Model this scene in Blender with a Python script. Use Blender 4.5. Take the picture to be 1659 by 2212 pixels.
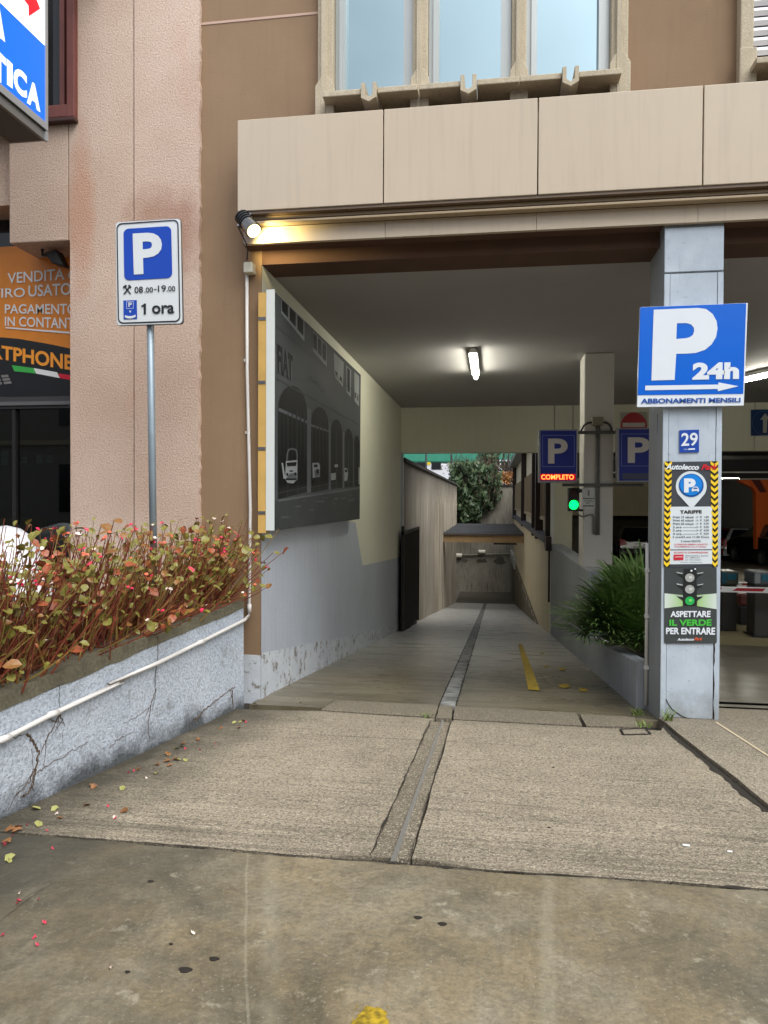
import bpy, bmesh, math, random
from mathutils import Vector, Matrix
RND = random.Random(11)
for _o in list(bpy.data.objects):
    bpy.data.objects.remove(_o)
SC = bpy.context.scene
COL = SC.collection
sin, cos, pi, rad = math.sin, math.cos, math.pi, math.radians

# ------------------------------------------------------------------ camera
IW, IH, FP = 1659.0, 2212.0, 1585.0            # picture units used for measuring
YAW, PITCH, ROLL = rad(8.45), rad(0.83), rad(0.25)
CAM = Vector((0, 0, 1.5))
FWD = Vector((-sin(YAW) * cos(PITCH), cos(YAW) * cos(PITCH), -sin(PITCH)))
_r0 = Vector((cos(YAW), sin(YAW), 0))
_u0 = _r0.cross(FWD)
RGT = _r0 * cos(ROLL) + _u0 * sin(ROLL)
UPV = _u0 * cos(ROLL) - _r0 * sin(ROLL)
cd = bpy.data.cameras.new('camera')
cam = bpy.data.objects.new('camera', cd)
COL.objects.link(cam)
m = Matrix((RGT, UPV, -FWD)).transposed().to_4x4()
m.translation = CAM
cam.matrix_world = m
cd.sensor_fit = 'VERTICAL'
cd.sensor_height = 32.0
cd.lens = FP / IH * 32.0
cd.clip_start, cd.clip_end = 0.05, 600
SC.camera = cam

# ------------------------------------------------------------------ sky, sun, exposure
SUN_EL, SUN_AZ = rad(55), rad(140)
wd = bpy.data.worlds.new('World')
SC.world = wd
wd.use_nodes = True
wn, wl = wd.node_tree.nodes, wd.node_tree.links
wn.clear()
w_out = wn.new('ShaderNodeOutputWorld')
w_bg = wn.new('ShaderNodeBackground')
w_sky = wn.new('ShaderNodeTexSky')
w_sky.sky_type = 'NISHITA'
w_sky.sun_disc = False
w_sky.sun_elevation = SUN_EL
w_sky.sun_rotation = SUN_AZ
w_sky.dust_density = 4.0
w_sky.air_density = 1.2
w_bw = wn.new('ShaderNodeRGBToBW')
w_gr = wn.new('ShaderNodeMix'); w_gr.data_type = 'RGBA'; w_gr.blend_type = 'MULTIPLY'
w_gr.inputs[0].default_value = 1
w_gr.inputs[7].default_value = (0.95, 1.0, 1.06, 1)
w_mx = wn.new('ShaderNodeMix'); w_mx.data_type = 'RGBA'
w_mx.inputs[0].default_value = 0.86           # cloud cover greys the sky
w_no = wn.new('ShaderNodeTexNoise'); w_no.inputs['Scale'].default_value = 2.6
w_no.inputs['Detail'].default_value = 5
w_rp = wn.new('ShaderNodeMapRange')
w_rp.inputs[1].default_value = 0.3; w_rp.inputs[2].default_value = 0.7
w_rp.inputs[3].default_value = 0.75; w_rp.inputs[4].default_value = 1.2
w_cl = wn.new('ShaderNodeMix'); w_cl.data_type = 'RGBA'; w_cl.blend_type = 'MULTIPLY'
w_cl.inputs[0].default_value = 1
w_tc = wn.new('ShaderNodeTexCoord')
wl.new(w_tc.outputs['Generated'], w_no.inputs['Vector'])
wl.new(w_sky.outputs[0], w_bw.inputs[0])
wl.new(w_bw.outputs[0], w_gr.inputs[6])
wl.new(w_sky.outputs[0], w_mx.inputs[6])
wl.new(w_gr.outputs[2], w_mx.inputs[7])
wl.new(w_no.outputs[0], w_rp.inputs[0])
wl.new(w_mx.outputs[2], w_cl.inputs[6])
wl.new(w_rp.outputs[0], w_cl.inputs[7])
wl.new(w_cl.outputs[2], w_bg.inputs[0])
w_bg.inputs[1].default_value = 0.13
wl.new(w_bg.outputs[0], w_out.inputs[0])
sl = bpy.data.lights.new('sun', 'SUN')
sl.energy, sl.angle, sl.color = 1.4, rad(50), (1, 0.97, 0.93)
so = bpy.data.objects.new('sun', sl)
COL.objects.link(so)
_sd = Vector((sin(SUN_AZ) * cos(SUN_EL), cos(SUN_AZ) * cos(SUN_EL), sin(SUN_EL)))
so.rotation_euler = _sd.to_track_quat('Z', 'Y').to_euler()
so.location = (0, -6, 12)
vs = SC.view_settings
vs.view_transform, vs.look, vs.gamma, vs.exposure = 'Standard', 'None', 1.0, 0.68
vs.use_curve_mapping = False
SC.cycles.max_bounces = 8
SC.cycles.diffuse_bounces = 5
SC.cycles.transparent_max_bounces = 24
SC.cycles.sample_clamp_indirect = 6

# ------------------------------------------------------------------ measuring helpers
def ray(px, py):
    return FWD + RGT * ((px - IW / 2) / FP) + UPV * ((IH / 2 - py) / FP)
def PX(c): return (Vector((c, 0, 0)), Vector((1, 0, 0)))
def PY(c): return (Vector((0, c, 0)), Vector((0, 1, 0)))
def PZ(c): return (Vector((0, 0, c)), Vector((0, 0, 1)))
def PL(p, n): return (Vector(p), Vector(n).normalized())
def hit(px, py, plane, off=0.0):
    p, n = plane
    s = 1 if (CAM - p).dot(n) > 0 else -1
    d = ray(px, py)
    t = ((p + n * (s * off)) - CAM).dot(n) / d.dot(n)
    return CAM + d * t
def Zm(x0, y0, sc):
    return lambda zx, zy: ((x0 + zx / sc) * 0.73733, (y0 + zy / sc) * 0.73733)
ID = lambda x, y: (x, y)
zA = Zm(300, 600, 5.82); zB = Zm(1800, 800, 3.6867); zC = Zm(1850, 1300, 3.4025); zD = Zm(1900, 1480, 5.268)
zE = Zm(1550, 1100, 2.37); zF = Zm(1600, 1150, 3.16); zG = Zm(1150, 1150, 2.765); zH = Zm(1150, 1300, 3.6867)
zI = Zm(650, 700, 2.2117); zJ = Zm(0, 0, 4.915); zK = Zm(0, 600, 2.212); zL = Zm(650, 0, 2.0737); zM = Zm(1450, 0, 2.0737)
zN = Zm(0, 1400, 1.9518); zO = Zm(750, 1750, 1.3825); zP = Zm(1850, 1850, 4.0225); zQ = Zm(680, 600, 5.53)
zR = Zm(0, 1100, 3.16); zS = Zm(2090, 1480, 4.256); zT = Zm(1000, 1900, 1.3272); zU = Zm(0, 2000, 1.508)
zV = Zm(0, 0, 2.212); zW = Zm(2050, 1150, 6.32); zX = Zm(0, 780, 5.53); zY = Zm(1450, 1200, 4.425)

# ------------------------------------------------------------------ materials
def S(r, g, b, a=1.0):
    f = lambda c: (c / 255 / 12.92) if c / 255 <= 0.04045 else ((c / 255 + 0.055) / 1.055) ** 2.4
    return (f(r), f(g), f(b), a)
class NT:
    def __init__(s, name):
        s.m = bpy.data.materials.new(name); s.m.use_nodes = True
        s.n, s.l = s.m.node_tree.nodes, s.m.node_tree.links
        s.b = s.n['Principled BSDF']
        s.tc = s.n.new('ShaderNodeTexCoord').outputs['Object']
    def noise(s, scale, detail=4, rough=0.55, vec=None, dist=0.0):
        n = s.n.new('ShaderNodeTexNoise')
        n.inputs['Scale'].default_value = scale; n.inputs['Detail'].default_value = detail
        n.inputs['Roughness'].default_value = rough; n.inputs['Distortion'].default_value = dist
        s.l.new(vec or s.tc, n.inputs['Vector']); return n.outputs[0]
    def voro(s, scale, vec=None, feat='F1'):
        n = s.n.new('ShaderNodeTexVoronoi'); n.feature = feat
        n.inputs['Scale'].default_value = scale
        s.l.new(vec or s.tc, n.inputs['Vector']); return n.outputs[0]
    def scaled(s, x, y, z, rot=(0, 0, 0)):
        n = s.n.new('ShaderNodeMapping'); n.inputs['Scale'].default_value = (x, y, z)
        n.inputs['Rotation'].default_value = rot
        s.l.new(s.tc, n.inputs['Vector']); return n.outputs[0]
    def ramp(s, v, a, b, lo=0.0, hi=1.0):
        n = s.n.new('ShaderNodeMapRange')
        for i, x in zip((1, 2, 3, 4), (a, b, lo, hi)): n.inputs[i].default_value = x
        s.l.new(v, n.inputs[0]); return n.outputs[0]
    def math(s, op, a, b=None):
        n = s.n.new('ShaderNodeMath'); n.operation = op
        for i, x in enumerate((a, b)):
            if x is None: continue
            if isinstance(x, (int, float)): n.inputs[i].default_value = x
            else: s.l.new(x, n.inputs[i])
        return n.outputs[0]
    def mix(s, f, a, b, mode='MIX'):
        n = s.n.new('ShaderNodeMix'); n.data_type = 'RGBA'; n.blend_type = mode
        for i, x in ((0, f), (6, a), (7, b)):
            if isinstance(x, (int, float)): n.inputs[i].default_value = x
            elif isinstance(x, tuple): n.inputs[i].default_value = x
            else: s.l.new(x, n.inputs[i])
        return n.outputs[2]
    def xyz(s, i, vec=None):
        n = s.n.new('ShaderNodeSeparateXYZ'); s.l.new(vec or s.tc, n.inputs[0]); return n.outputs[i]
    def color(s, c):
        if isinstance(c, tuple): s.b.inputs['Base Color'].default_value = c
        else: s.l.new(c, s.b.inputs['Base Color'])
    def rough(s, v):
        if isinstance(v, (int, float)): s.b.inputs['Roughness'].default_value = v
        else: s.l.new(v, s.b.inputs['Roughness'])
    def bump(s, h, strength=0.3, dist=0.01):
        n = s.n.new('ShaderNodeBump'); n.inputs['Strength'].default_value = strength
        n.inputs['Distance'].default_value = dist
        s.l.new(h, n.inputs['Height']); s.l.new(n.outputs[0], s.b.inputs['Normal'])
MC = {}
def M(name, rgb, rough=0.7, metal=0.0, var=0.12, vs=3.0, spk=0.0, ss=250.0, bump=0.0, bs=120.0, emis=None, es=1.0,
      streak=0.0, spec=0.5, dirt=None, dirtc=(60, 58, 50), fine=0.0):
    """plain surface with uneven tone, speckle, streaks and dirt"""
    if name in MC: return MC[name]
    t = NT(name); c = S(*rgb)
    col = c
    if var:
        k = lambda f: tuple(min(1, x * f) for x in c[:3]) + (1,)
        col = t.mix(t.ramp(t.noise(vs, 6, 0.62), 0.3, 0.7), k(1 - var), k(1 + var * 0.7))
    if spk:
        col = t.mix(t.ramp(t.noise(ss, 2, 0.5), 0.35, 0.65, 0, spk), col, S(*[x * 0.45 for x in rgb]))
    if streak:
        v = t.noise(4.0, 5, 0.6, t.scaled(6, 6, 0.35))
        col = t.mix(t.ramp(v, 0.5, 0.75, 0, streak), col, S(*dirtc))
    if dirt:
        z0, z1, amt = dirt
        zz = t.math('ADD', t.xyz(2), t.math('MULTIPLY', t.noise(5, 6, 0.65), (z1 - z0) * 1.2))
        col = t.mix(t.ramp(zz, z0 + (z1 - z0) * .5, z1 + (z1 - z0) * .5, amt, 0), col, S(*dirtc))
    t.color(col); t.b.inputs['Metallic'].default_value = metal
    if fine: t.rough(t.ramp(t.noise(vs * 4, 5), 0.3, 0.7, max(0, rough - fine), min(1, rough + fine)))
    else: t.rough(rough)
    t.b.inputs['Specular IOR Level'].default_value = spec
    if emis:
        t.b.inputs['Emission Color'].default_value = S(*emis)
        t.b.inputs['Emission Strength'].default_value = es
    if bump: t.bump(t.noise(bs, 3, 0.6), bump, 0.01)
    MC[name] = t.m
    return t.m
def flat(name, rgb, rough=0.45, **k):
    k.setdefault('var', 0.03)
    return M(name, rgb, rough, **k)

# ------------------------------------------------------------------ object helpers
def link(name, me, mats=(), parent=None, smooth=False):
    o = bpy.data.objects.new(name, me); COL.objects.link(o)
    for x in mats: me.materials.append(x)
    if smooth:
        for p in me.polygons: p.use_smooth = True
    if parent is not None:
        o.parent = parent
        if parent.parent is None and parent.type == 'EMPTY':
            o.matrix_parent_inverse = Matrix.Translation(-parent.location)
    return o
def tag(o, label=None, cat=None, group=None, kind=None):
    for k, v in (('label', label), ('category', cat), ('group', group), ('kind', kind)):
        if v: o[k] = v
    return o
def thing(name, label, cat, loc=(0, 0, 0), group=None):
    o = bpy.data.objects.new(name, None); COL.objects.link(o)
    o.location = loc; o.empty_display_size = 0.1
    return tag(o, label, cat, group)
class MB:
    def __init__(s): s.v = []; s.f = []; s.mi = []
    def add(s, vs_, fs, mi=0):
        b = len(s.v); s.v += [tuple(v) for v in vs_]
        for f in fs: s.f.append([b + i for i in f]); s.mi.append(mi)
        return s
    def box(s, x0, x1, y0, y1, z0, z1, mi=0):
        v = [(x, y, z) for z in (z0, z1) for y in (y0, y1) for x in (x0, x1)]
        return s.add(v, [(0, 2, 3, 1), (4, 5, 7, 6), (0, 1, 5, 4), (2, 6, 7, 3), (0, 4, 6, 2), (1, 3, 7, 5)], mi)
    def prism(s, pts, ex, mi=0):
        n = len(pts); pts = [Vector(p) for p in pts]; ex = Vector(ex)
        v = pts + [p + ex for p in pts]
        nrm = Vector((0, 0, 0))
        for i in range(n): nrm += pts[i].cross(pts[(i + 1) % n])
        fs = [list(range(n)), list(range(2 * n - 1, n - 1, -1))] + [[(i + 1) % n, i, i + n, (i + 1) % n + n] for i in range(n)]
        if nrm.dot(ex) > 0: fs = [f[::-1] for f in fs]
        return s.add(v, fs, mi)
    def face(s, pts, mi=0): return s.add(pts, [list(range(len(pts)))], mi)
    def tube(s, pts, r, n=8, mi=0, caps=True, r1=None):
        pts = [Vector(p) for p in pts]; N = len(pts); v = []; fs = []
        up = Vector((0.13, 0.31, 0.94))
        for i, p in enumerate(pts):
            d = (pts[min(i + 1, N - 1)] - pts[max(i - 1, 0)]).normalized()
            a = d.cross(up)
            if a.length < 1e-3: a = d.cross(Vector((1, 0, 0)))
            a.normalize(); b = d.cross(a)
            rr = r if r1 is None else r + (r1 - r) * i / max(1, N - 1)
            v += [p + a * (rr * cos(2 * pi * k / n)) + b * (rr * sin(2 * pi * k / n)) for k in range(n)]
        for i in range(N - 1):
            for k in range(n):
                fs.append((i * n + k, (i + 1) * n + k, (i + 1) * n + (k + 1) % n, i * n + (k + 1) % n))
        if caps: fs += [list(range(n)), list(range(N * n - 1, (N - 1) * n - 1, -1))]
        return s.add(v, fs, mi)
    def build(s, name, mats, parent=None, smooth=False, bevel=0.0, seg=2, **tags):
        me = bpy.data.meshes.new(name); me.from_pydata(s.v, [], s.f)
        if not isinstance(mats, (list, tuple)): mats = [mats]
        for p, i in zip(me.polygons, s.mi): p.material_index = i
        o = link(name, me, mats, parent, smooth)
        if bevel:
            b = o.modifiers.new('bevel', 'BEVEL'); b.width = bevel; b.segments = seg; b.limit_method = 'ANGLE'
        return tag(o, **tags)
def box(name, x0, x1, y0, y1, z0, z1, mat, parent=None, bevel=0.0, **t):
    return MB().box(x0, x1, y0, y1, z0, z1).build(name, mat, parent, bevel=bevel, **t)
# flat print: polygons given by picture points that lie on a plane
def polys(name, lst, plane, mat, parent, off=0.002, Z=ID, bev=None, **t):
    b = MB()
    for pts in lst: b.face([hit(*Z(*p), plane, off) for p in pts])
    return b.build(name, mat, parent, **t)
def plate(name, pts, plane, mat, parent, thick=0.015, off=0.0, Z=ID, bevel=0.0, **t):
    p, n = plane
    s = 1 if (CAM - p).dot(n) > 0 else -1
    return MB().prism([hit(*Z(*q), plane, off) for q in pts], n * (-s * thick)).build(name, mat, parent, bevel=bevel, **t)
def each(name, lst, plane, mat, parent, off=0.002, Z=ID):
    for p in lst: polys(name, [p], plane, mat, parent, off, Z)
def bil(q, u, v):
    (ax, ay), (bx, by), (cx, cy), (dx, dy) = q      # TL TR BR BL
    return ((ax * (1 - u) + bx * u) * (1 - v) + (dx * (1 - u) + cx * u) * v,
            (ay * (1 - u) + by * u) * (1 - v) + (dy * (1 - u) + cy * u) * v)
def rrect(q, ru, rv, n=5):
    out = []
    for cu, cv, a0 in ((ru, rv, pi), (1 - ru, rv, 1.5 * pi), (1 - ru, 1 - rv, 0), (ru, 1 - rv, 0.5 * pi)):
        for i in range(n + 1):
            a = a0 + i / n * pi / 2
            out.append(bil(q, cu + ru * cos(a), cv + rv * sin(a)))
    return out
def disc(cx, cy, rx, ry=None, n=28, a0=0, a1=2 * pi):
    ry = ry or rx
    return [(cx + rx * cos(a0 + (a1 - a0) * i / n), cy + ry * sin(a0 + (a1 - a0) * i / n)) for i in range(n + (0 if a1 - a0 > 6.2 else 1))]
def ringpolys(outer, inner):
    n = len(outer)
    return [[outer[i], outer[(i + 1) % n], inner[(i + 1) % n], inner[i]] for i in range(n)]
TXT = {}
def glyphs(s, bold=0.0, space=1.0, shear=0.0):
    k = (s, bold, space, shear)
    if k not in TXT:
        c = bpy.data.curves.new('lettering', 'FONT'); c.body = s; c.size = 1
        c.offset = bold; c.space_character = space; c.shear = shear; c.resolution_u = 4
        o = bpy.data.objects.new('lettering', c); COL.objects.link(o)
        dg = bpy.context.evaluated_depsgraph_get()
        me = bpy.data.meshes.new_from_object(o.evaluated_get(dg))
        vs_ = [(v.co.x, v.co.y) for v in me.vertices]; fs = [list(p.vertices) for p in me.polygons]
        bpy.data.objects.remove(o); bpy.data.meshes.remove(me)
        x0 = min(v[0] for v in vs_); x1 = max(v[0] for v in vs_); y0 = min(v[1] for v in vs_); y1 = max(v[1] for v in vs_)
        TXT[k] = ([((x - x0) / (x1 - x0), 1 - (y - y0) / (y1 - y0)) for x, y in vs_], fs)
    return TXT[k]
def text(s, q, plane, mat, parent, off=0.004, Z=ID, bold=0.0, space=1.0, shear=0.0, name='lettering', **t):
    """letters whose ink fills the quad q = TL TR BR BL"""
    vs_, fs = glyphs(s, bold, space, shear)
    pts = []
    for u, v in vs_:
        pts.append(hit(*Z(*bil(q, u, v)), plane, off))
    return MB().add(pts, fs).build(name, mat, parent, **t)
def rq(x0, y0, x1, y1): return [(x0, y0), (x1, y0), (x1, y1), (x0, y1)]

# ------------------------------------------------------------------ measured planes and levels
YW, YP, YS, YF, YK = 5.40, 5.25, 5.215, 5.11, 5.36     # wall, pillar, lower strip, fascia, pink wall
XL = hit(565, 1000, PY(YW)).x
YE = hit(866, 1000, PX(XL)).y                            # far end of the covered ramp
XR = hit(1189, 1340, PY(YE)).x
CEIL = 0.5 * (hit(866, 880, PX(XL)).z + hit(565, 572, PY(YW)).z)
APR = PL((0, 5.3, 0), (0, 0.045, 1))
def gA(y): return 0.045 * (5.3 - y)
Z14 = hit(866, 1358, PX(XL)).z
S1 = -Z14 / (YE - 5.35)
R1 = PL((0, 5.35, 0), (0, S1, 1))
Y35 = hit(985, 1301, PX(XL)).y
Z35 = hit(985, 1301, PX(XL)).z
S2 = (Z14 - Z35) / (Y35 - YE)
R2 = PL((0, YE, Z14), (0, S2, 1))
YB = 41.0
def gR(y):
    if y < YE: return -S1 * (y - 5.35)
    if y < Y35: return Z14 - S2 * (y - YE)
    return Z35 - 0.02 * (y - Y35)
print('XL %.3f YE %.2f XR %.3f CEIL %.3f Z14 %.3f S1 %.3f Y35 %.1f Z35 %.2f S2 %.3f' % (XL, YE, XR, CEIL, Z14, S1, Y35, Z35, S2))

# ================================================================== materials of the setting
m_brown = M('brown_render', (148, 121, 93), 0.85, var=0.10, vs=1.6, spk=0.10, ss=160, bump=0.25, bs=140, streak=0.12, dirtc=(95, 75, 62))
m_pink = None
def mk_pink():
    t = NT('pink_roughcast')
    base = t.mix(t.ramp(t.noise(0.9, 6, 0.6), 0.3, 0.72), S(204, 176, 156), S(226, 204, 186))
    grain = t.noise(75, 3, 0.65)
    c = t.mix(t.ramp(grain, 0.44, 0.66, 0, 0.5), base, S(166, 134, 116))
    c = t.mix(t.ramp(t.noise(1.7, 4, 0.6, t.scaled(1.2, 1, 0.5)), 0.60, 0.78, 0, 0.35), c, S(205, 146, 116))
    # rusty weeping under the window corner and round the sign
    sx, sz = t.xyz(0), t.xyz(2)
    def blob(x, z, rx, rz, amt):
        dx = t.math('DIVIDE', t.math('SUBTRACT', sx, x), rx); dz = t.math('DIVIDE', t.math('SUBTRACT', sz, z), rz)
        d = t.math('ADD', t.math('MULTIPLY', dx, dx), t.math('MULTIPLY', dz, dz))
        d = t.math('ADD', d, t.math('MULTIPLY', t.noise(6, 5, 0.6), 1.3))
        return t.ramp(d, 0.85, 1.7, amt, 0)
    c = t.mix(blob(-3.20, 3.72, 0.13, 0.75, 0.42), c, S(196, 128, 92))
    c = t.mix(blob(-2.52, 3.55, 0.38, 0.42, 0.5), c, S(150, 98, 72))
    t.color(c); t.rough(0.92); t.bump(grain, 0.7, 0.012); return t.m
m_pink = mk_pink()
m_fascia = M('beige_fascia', (197, 181, 158), 0.42, var=0.04, vs=0.8, streak=0.22, dirtc=(162, 140, 122))
m_bronze = flat('bronze_trim', (118, 98, 78), 0.35)
m_conc = M('cast_concrete', (200, 186, 160), 0.8, var=0.08, spk=0.25, ss=120, bump=0.35, bs=90, streak=0.25, dirtc=(120, 108, 88))
m_cream = M('cream_paint', (228, 226, 204), 0.6, var=0.05, vs=0.7, streak=0.08, dirtc=(150, 145, 120))
m_ceil = M('ceiling_paint', (168, 165, 163), 0.75, var=0.06, vs=0.9)
m_greyp = M('grey_wall_paint', (188, 194, 203), 0.55, var=0.09, vs=0.9, spk=0.10, ss=40, streak=0.22, dirtc=(110, 112, 115))
m_peel = None
def mk_peel():
    t = NT('peeling_grey_paint')
    c = t.mix(t.ramp(t.noise(2.2, 6, 0.7), 0.35, 0.68), S(190, 196, 204), S(208, 212, 216))
    p = t.ramp(t.noise(9, 7, 0.72), 0.54, 0.60)
    c = t.mix(p, c, S(132, 128, 120))
    t.color(c); t.rough(0.8); t.bump(t.noise(30, 5, 0.7), 0.5, 0.01); return t.m
m_peel = mk_peel()
m_dark = flat('dark_metal', (34, 32, 31), 0.5)
m_white = flat('white_paint', (232, 232, 228), 0.4)
m_wall_dim = M('garage_wall_paint', (176, 176, 172), 0.7, var=0.06)

def mk_forecourt():
    t = NT('stained_forecourt_concrete')
    n1 = t.noise(0.62, 8, 0.64, dist=0.8); n2 = t.noise(2.6, 8, 0.7, dist=0.4); n3 = t.noise(48, 4, 0.7)
    c = t.mix(t.ramp(n1, 0.34, 0.66), S(84, 80, 66), S(168, 150, 116))
    c = t.mix(t.ramp(n2, 0.46, 0.66, 0, 0.6), c, S(158, 150, 130))
    c = t.mix(t.ramp(t.noise(1.5, 8, 0.7, dist=0.6), 0.50, 0.68, 0, 0.7), c, S(76, 73, 61))
    c = t.mix(t.ramp(t.noise(7, 7, 0.72), 0.50, 0.62, 0, 0.4), c, S(92, 88, 76))
    c = t.mix(t.ramp(n3, 0.36, 0.62, 0.42, 0), c, S(74, 68, 55))
    c = t.mix(t.ramp(t.noise(95, 3, 0.7), 0.60, 0.68, 0, 0.45), c, S(182, 175, 156))
    c = t.mix(t.ramp(t.noise(110, 3, 0.7), 0.60, 0.70, 0, 0.4), c, S(74, 68, 56))
    c = t.mix(t.ramp(t.noise(11, 7, 0.75), 0.60, 0.66, 0, 0.5), c, S(178, 170, 148))
    # mossy dark corner by the planter
    d = t.math('ADD', t.math('ADD', t.xyz(0), 1.35), t.math('MULTIPLY', t.noise(1.8, 8, 0.72), 1.3))
    c = t.mix(t.ramp(d, 0.2, 1.0, 0.8, 0), c, S(56, 54, 45))
    # pale runnels left by water
    for x0, w, amt in ((RUN[0], .040, .12), (RUN[1], .006, .2), (RUN[1] + .42, .03, .16)):
        e = t.math('ABSOLUTE', t.math('SUBTRACT', t.math('ADD', t.xyz(0), t.math('MULTIPLY', t.noise(1.2, 5), 0.06)), t.math('ADD', t.math('MULTIPLY', t.xyz(1), x0), 0.03)))
        m = t.math('MULTIPLY', t.ramp(e, w * .4, w, amt, 0), t.ramp(t.noise(2.6, 4), 0.38, 0.52))
        c = t.mix(m, c, S(190, 184, 162))
    st = t.noise(3.0, 5, 0.6, t.scaled(5, 0.5, 1, (0, 0, rad(-8))))
    c = t.mix(t.ramp(st, 0.6, 0.8, 0, 0.3), c, S(176, 168, 146))
    t.color(c); t.rough(t.ramp(n2, 0.3, 0.7, 0.34, 0.66)); t.bump(t.math('ADD', n3, t.math('MULTIPLY', n2, 0.8)), 0.4, 0.01)
    return t.m
_ra, _rb = hit(*zU(1205, 1000), APR), hit(*zU(1095, 1000), APR)
RUN = (_ra.x / _ra.y, _rb.x / _rb.y)
m_fore = mk_forecourt()
def mk_apron(name, ang, base, hi, lines=1.0, left=True):
    t = NT(name)
    n1 = t.noise(0.8, 7, 0.64, dist=0.5)
    c = t.mix(t.ramp(n1, 0.32, 0.68), S(*base), S(*hi))
    c = t.mix(t.ramp(t.noise(2.4, 7, 0.7), 0.50, 0.68, 0, 0.5), c, S(108, 99, 82))
    g = t.noise(72, 3, 0.75); g2 = t.noise(120, 2, 0.6)
    c = t.mix(t.ramp(g, 0.38, 0.54, 0.75, 0), c, S(62, 56, 46))
    c = t.mix(t.ramp(g2, 0.56, 0.68, 0, 0.75), c, S(216, 206, 184))
    # broom strokes, strongest towards the street
    v = t.scaled(0.35, 12, 1, (0, 0, ang))
    br = t.noise(2.6, 4, 0.6, v, 0.3)
    zone = t.ramp(t.math('ADD', t.xyz(1), t.math('MULTIPLY', t.noise(0.9, 4), 1.8)), 3.5, 4.6, 1.0, 0.30)
    c = t.mix(t.math('MULTIPLY', t.ramp(br, 0.48, 0.60, 0, 0.45 * lines), zone), c, S(78, 70, 57))
    # a few long open strokes
    lo = t.noise(1.0, 2, 0.5, t.scaled(0.12, 5.5, 1, (0, 0, ang * .7)))
    c = t.mix(t.math('MULTIPLY', t.ramp(t.math('ABSOLUTE', t.math('SUBTRACT', lo, 0.5)), 0.0, 0.012, 0.5 * lines, 0), t.ramp(t.noise(1.1, 3), .4, .55)), c, S(60, 54, 44))
    # damp band by the threshold and moss along the planter foot
    th_ = t.math('ADD', t.xyz(1), t.math('MULTIPLY', t.noise(1.6, 7, 0.7), 0.8))
    c = t.mix(t.ramp(th_, 5.0, 5.7, 0, 0.45), c, S(92, 86, 70))
    if left:
        d = t.math('ADD', t.math('ADD', t.math('ADD', t.xyz(0), 1.95), t.math('MULTIPLY', t.math('SUBTRACT', 5.2, t.xyz(1)), 0.13)), t.math('MULTIPLY', t.noise(3, 7, 0.72), 0.9))
        c = t.mix(t.ramp(d, 0.62, 1.2, 0.9, 0), c, S(54, 50, 38))
    t.color(c); t.rough(0.8)
    h = t.math('ADD', t.math('MULTIPLY', g, 0.9), t.math('MULTIPLY', br, t.math('MULTIPLY', zone, 1.5 * lines)))
    t.bump(h, 0.6, 0.010); return t.m
m_apron = mk_apron('broomed_apron_concrete', rad(9), (138, 127, 108), (174, 161, 138))
m_strip = mk_apron('smooth_strip_concrete', rad(88), (112, 102, 85), (140, 129, 109), .3)
m_kerbc = mk_apron('side_slab_concrete', rad(2), (132, 121, 103), (162, 150, 130), .3, False)
def mk_ramp():
    t = NT('damp_ramp_concrete')
    n1 = t.noise(0.8, 6, 0.6); st = t.noise(2.6, 7, 0.7, t.scaled(0.5, 2.6, 1), dist=0.5)
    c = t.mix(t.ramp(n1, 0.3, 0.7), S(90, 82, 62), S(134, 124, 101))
    c = t.mix(t.ramp(st, 0.45, 0.72, 0, 0.45), c, S(82, 75, 60))
    c = t.mix(t.ramp(t.noise(1.4, 5, 0.6, t.scaled(0.6, 1.6, 1)), 0.52, 0.74, 0, 0.5), c, S(148, 138, 116))
    c = t.mix(t.ramp(t.noise(60, 3, 0.6), 0.38, 0.6, 0.25, 0), c, S(60, 56, 44))
    wet = t.math('SUBTRACT', t.math('ABSOLUTE', t.math('ADD', t.xyz(0), 0.42)), t.math('MULTIPLY', t.noise(2.2, 6, 0.7), 0.55))
    c = t.mix(t.ramp(wet, -.18, .05, .45, 0), c, S(64, 58, 47))
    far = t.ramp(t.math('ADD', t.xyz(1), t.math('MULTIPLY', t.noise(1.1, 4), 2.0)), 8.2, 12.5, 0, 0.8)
    c = t.mix(far, c, S(206, 205, 200))                      # paler further down: the alley's daylight put into the colour
    t.color(c)
    t.rough(t.ramp(st, 0.35, 0.7, 0.22, 0.5)); t.bump(st, 0.25, 0.012); return t.m
m_ramp = mk_ramp()
def mk_planter():
    t = NT('grey_roughcast')
    g = t.noise(60, 4, 0.7); 
    c = t.mix(t.ramp(t.noise(1.3, 6, 0.6), 0.3, 0.7), S(196, 206, 218), S(216, 223, 232))
    c = t.mix(t.ramp(g, 0.38, 0.56, 0.5, 0), c, S(112, 118, 128))
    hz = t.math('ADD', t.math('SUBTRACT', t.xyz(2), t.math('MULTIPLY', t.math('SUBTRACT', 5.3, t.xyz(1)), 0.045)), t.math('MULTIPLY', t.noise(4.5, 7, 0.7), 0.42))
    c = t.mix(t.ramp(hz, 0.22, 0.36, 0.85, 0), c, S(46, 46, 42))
    c = t.mix(t.ramp(t.noise(3.4, 7, 0.7), 0.60, 0.70, 0, 0.6), c, S(112, 112, 108))
    t.color(c); t.rough(0.9); t.bump(g, 0.9, 0.018); return t.m
m_planter = mk_planter()
m_cope = M('mossy_coping_concrete', (112, 106, 86), 0.9, var=0.3, vs=4, spk=0.4, ss=60, bump=0.6, bs=50, streak=0.3, dirtc=(60, 58, 40))
m_soil = M('planting_soil', (58, 46, 36), 0.95, var=0.4, vs=20, bump=0.8, bs=60)
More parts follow.
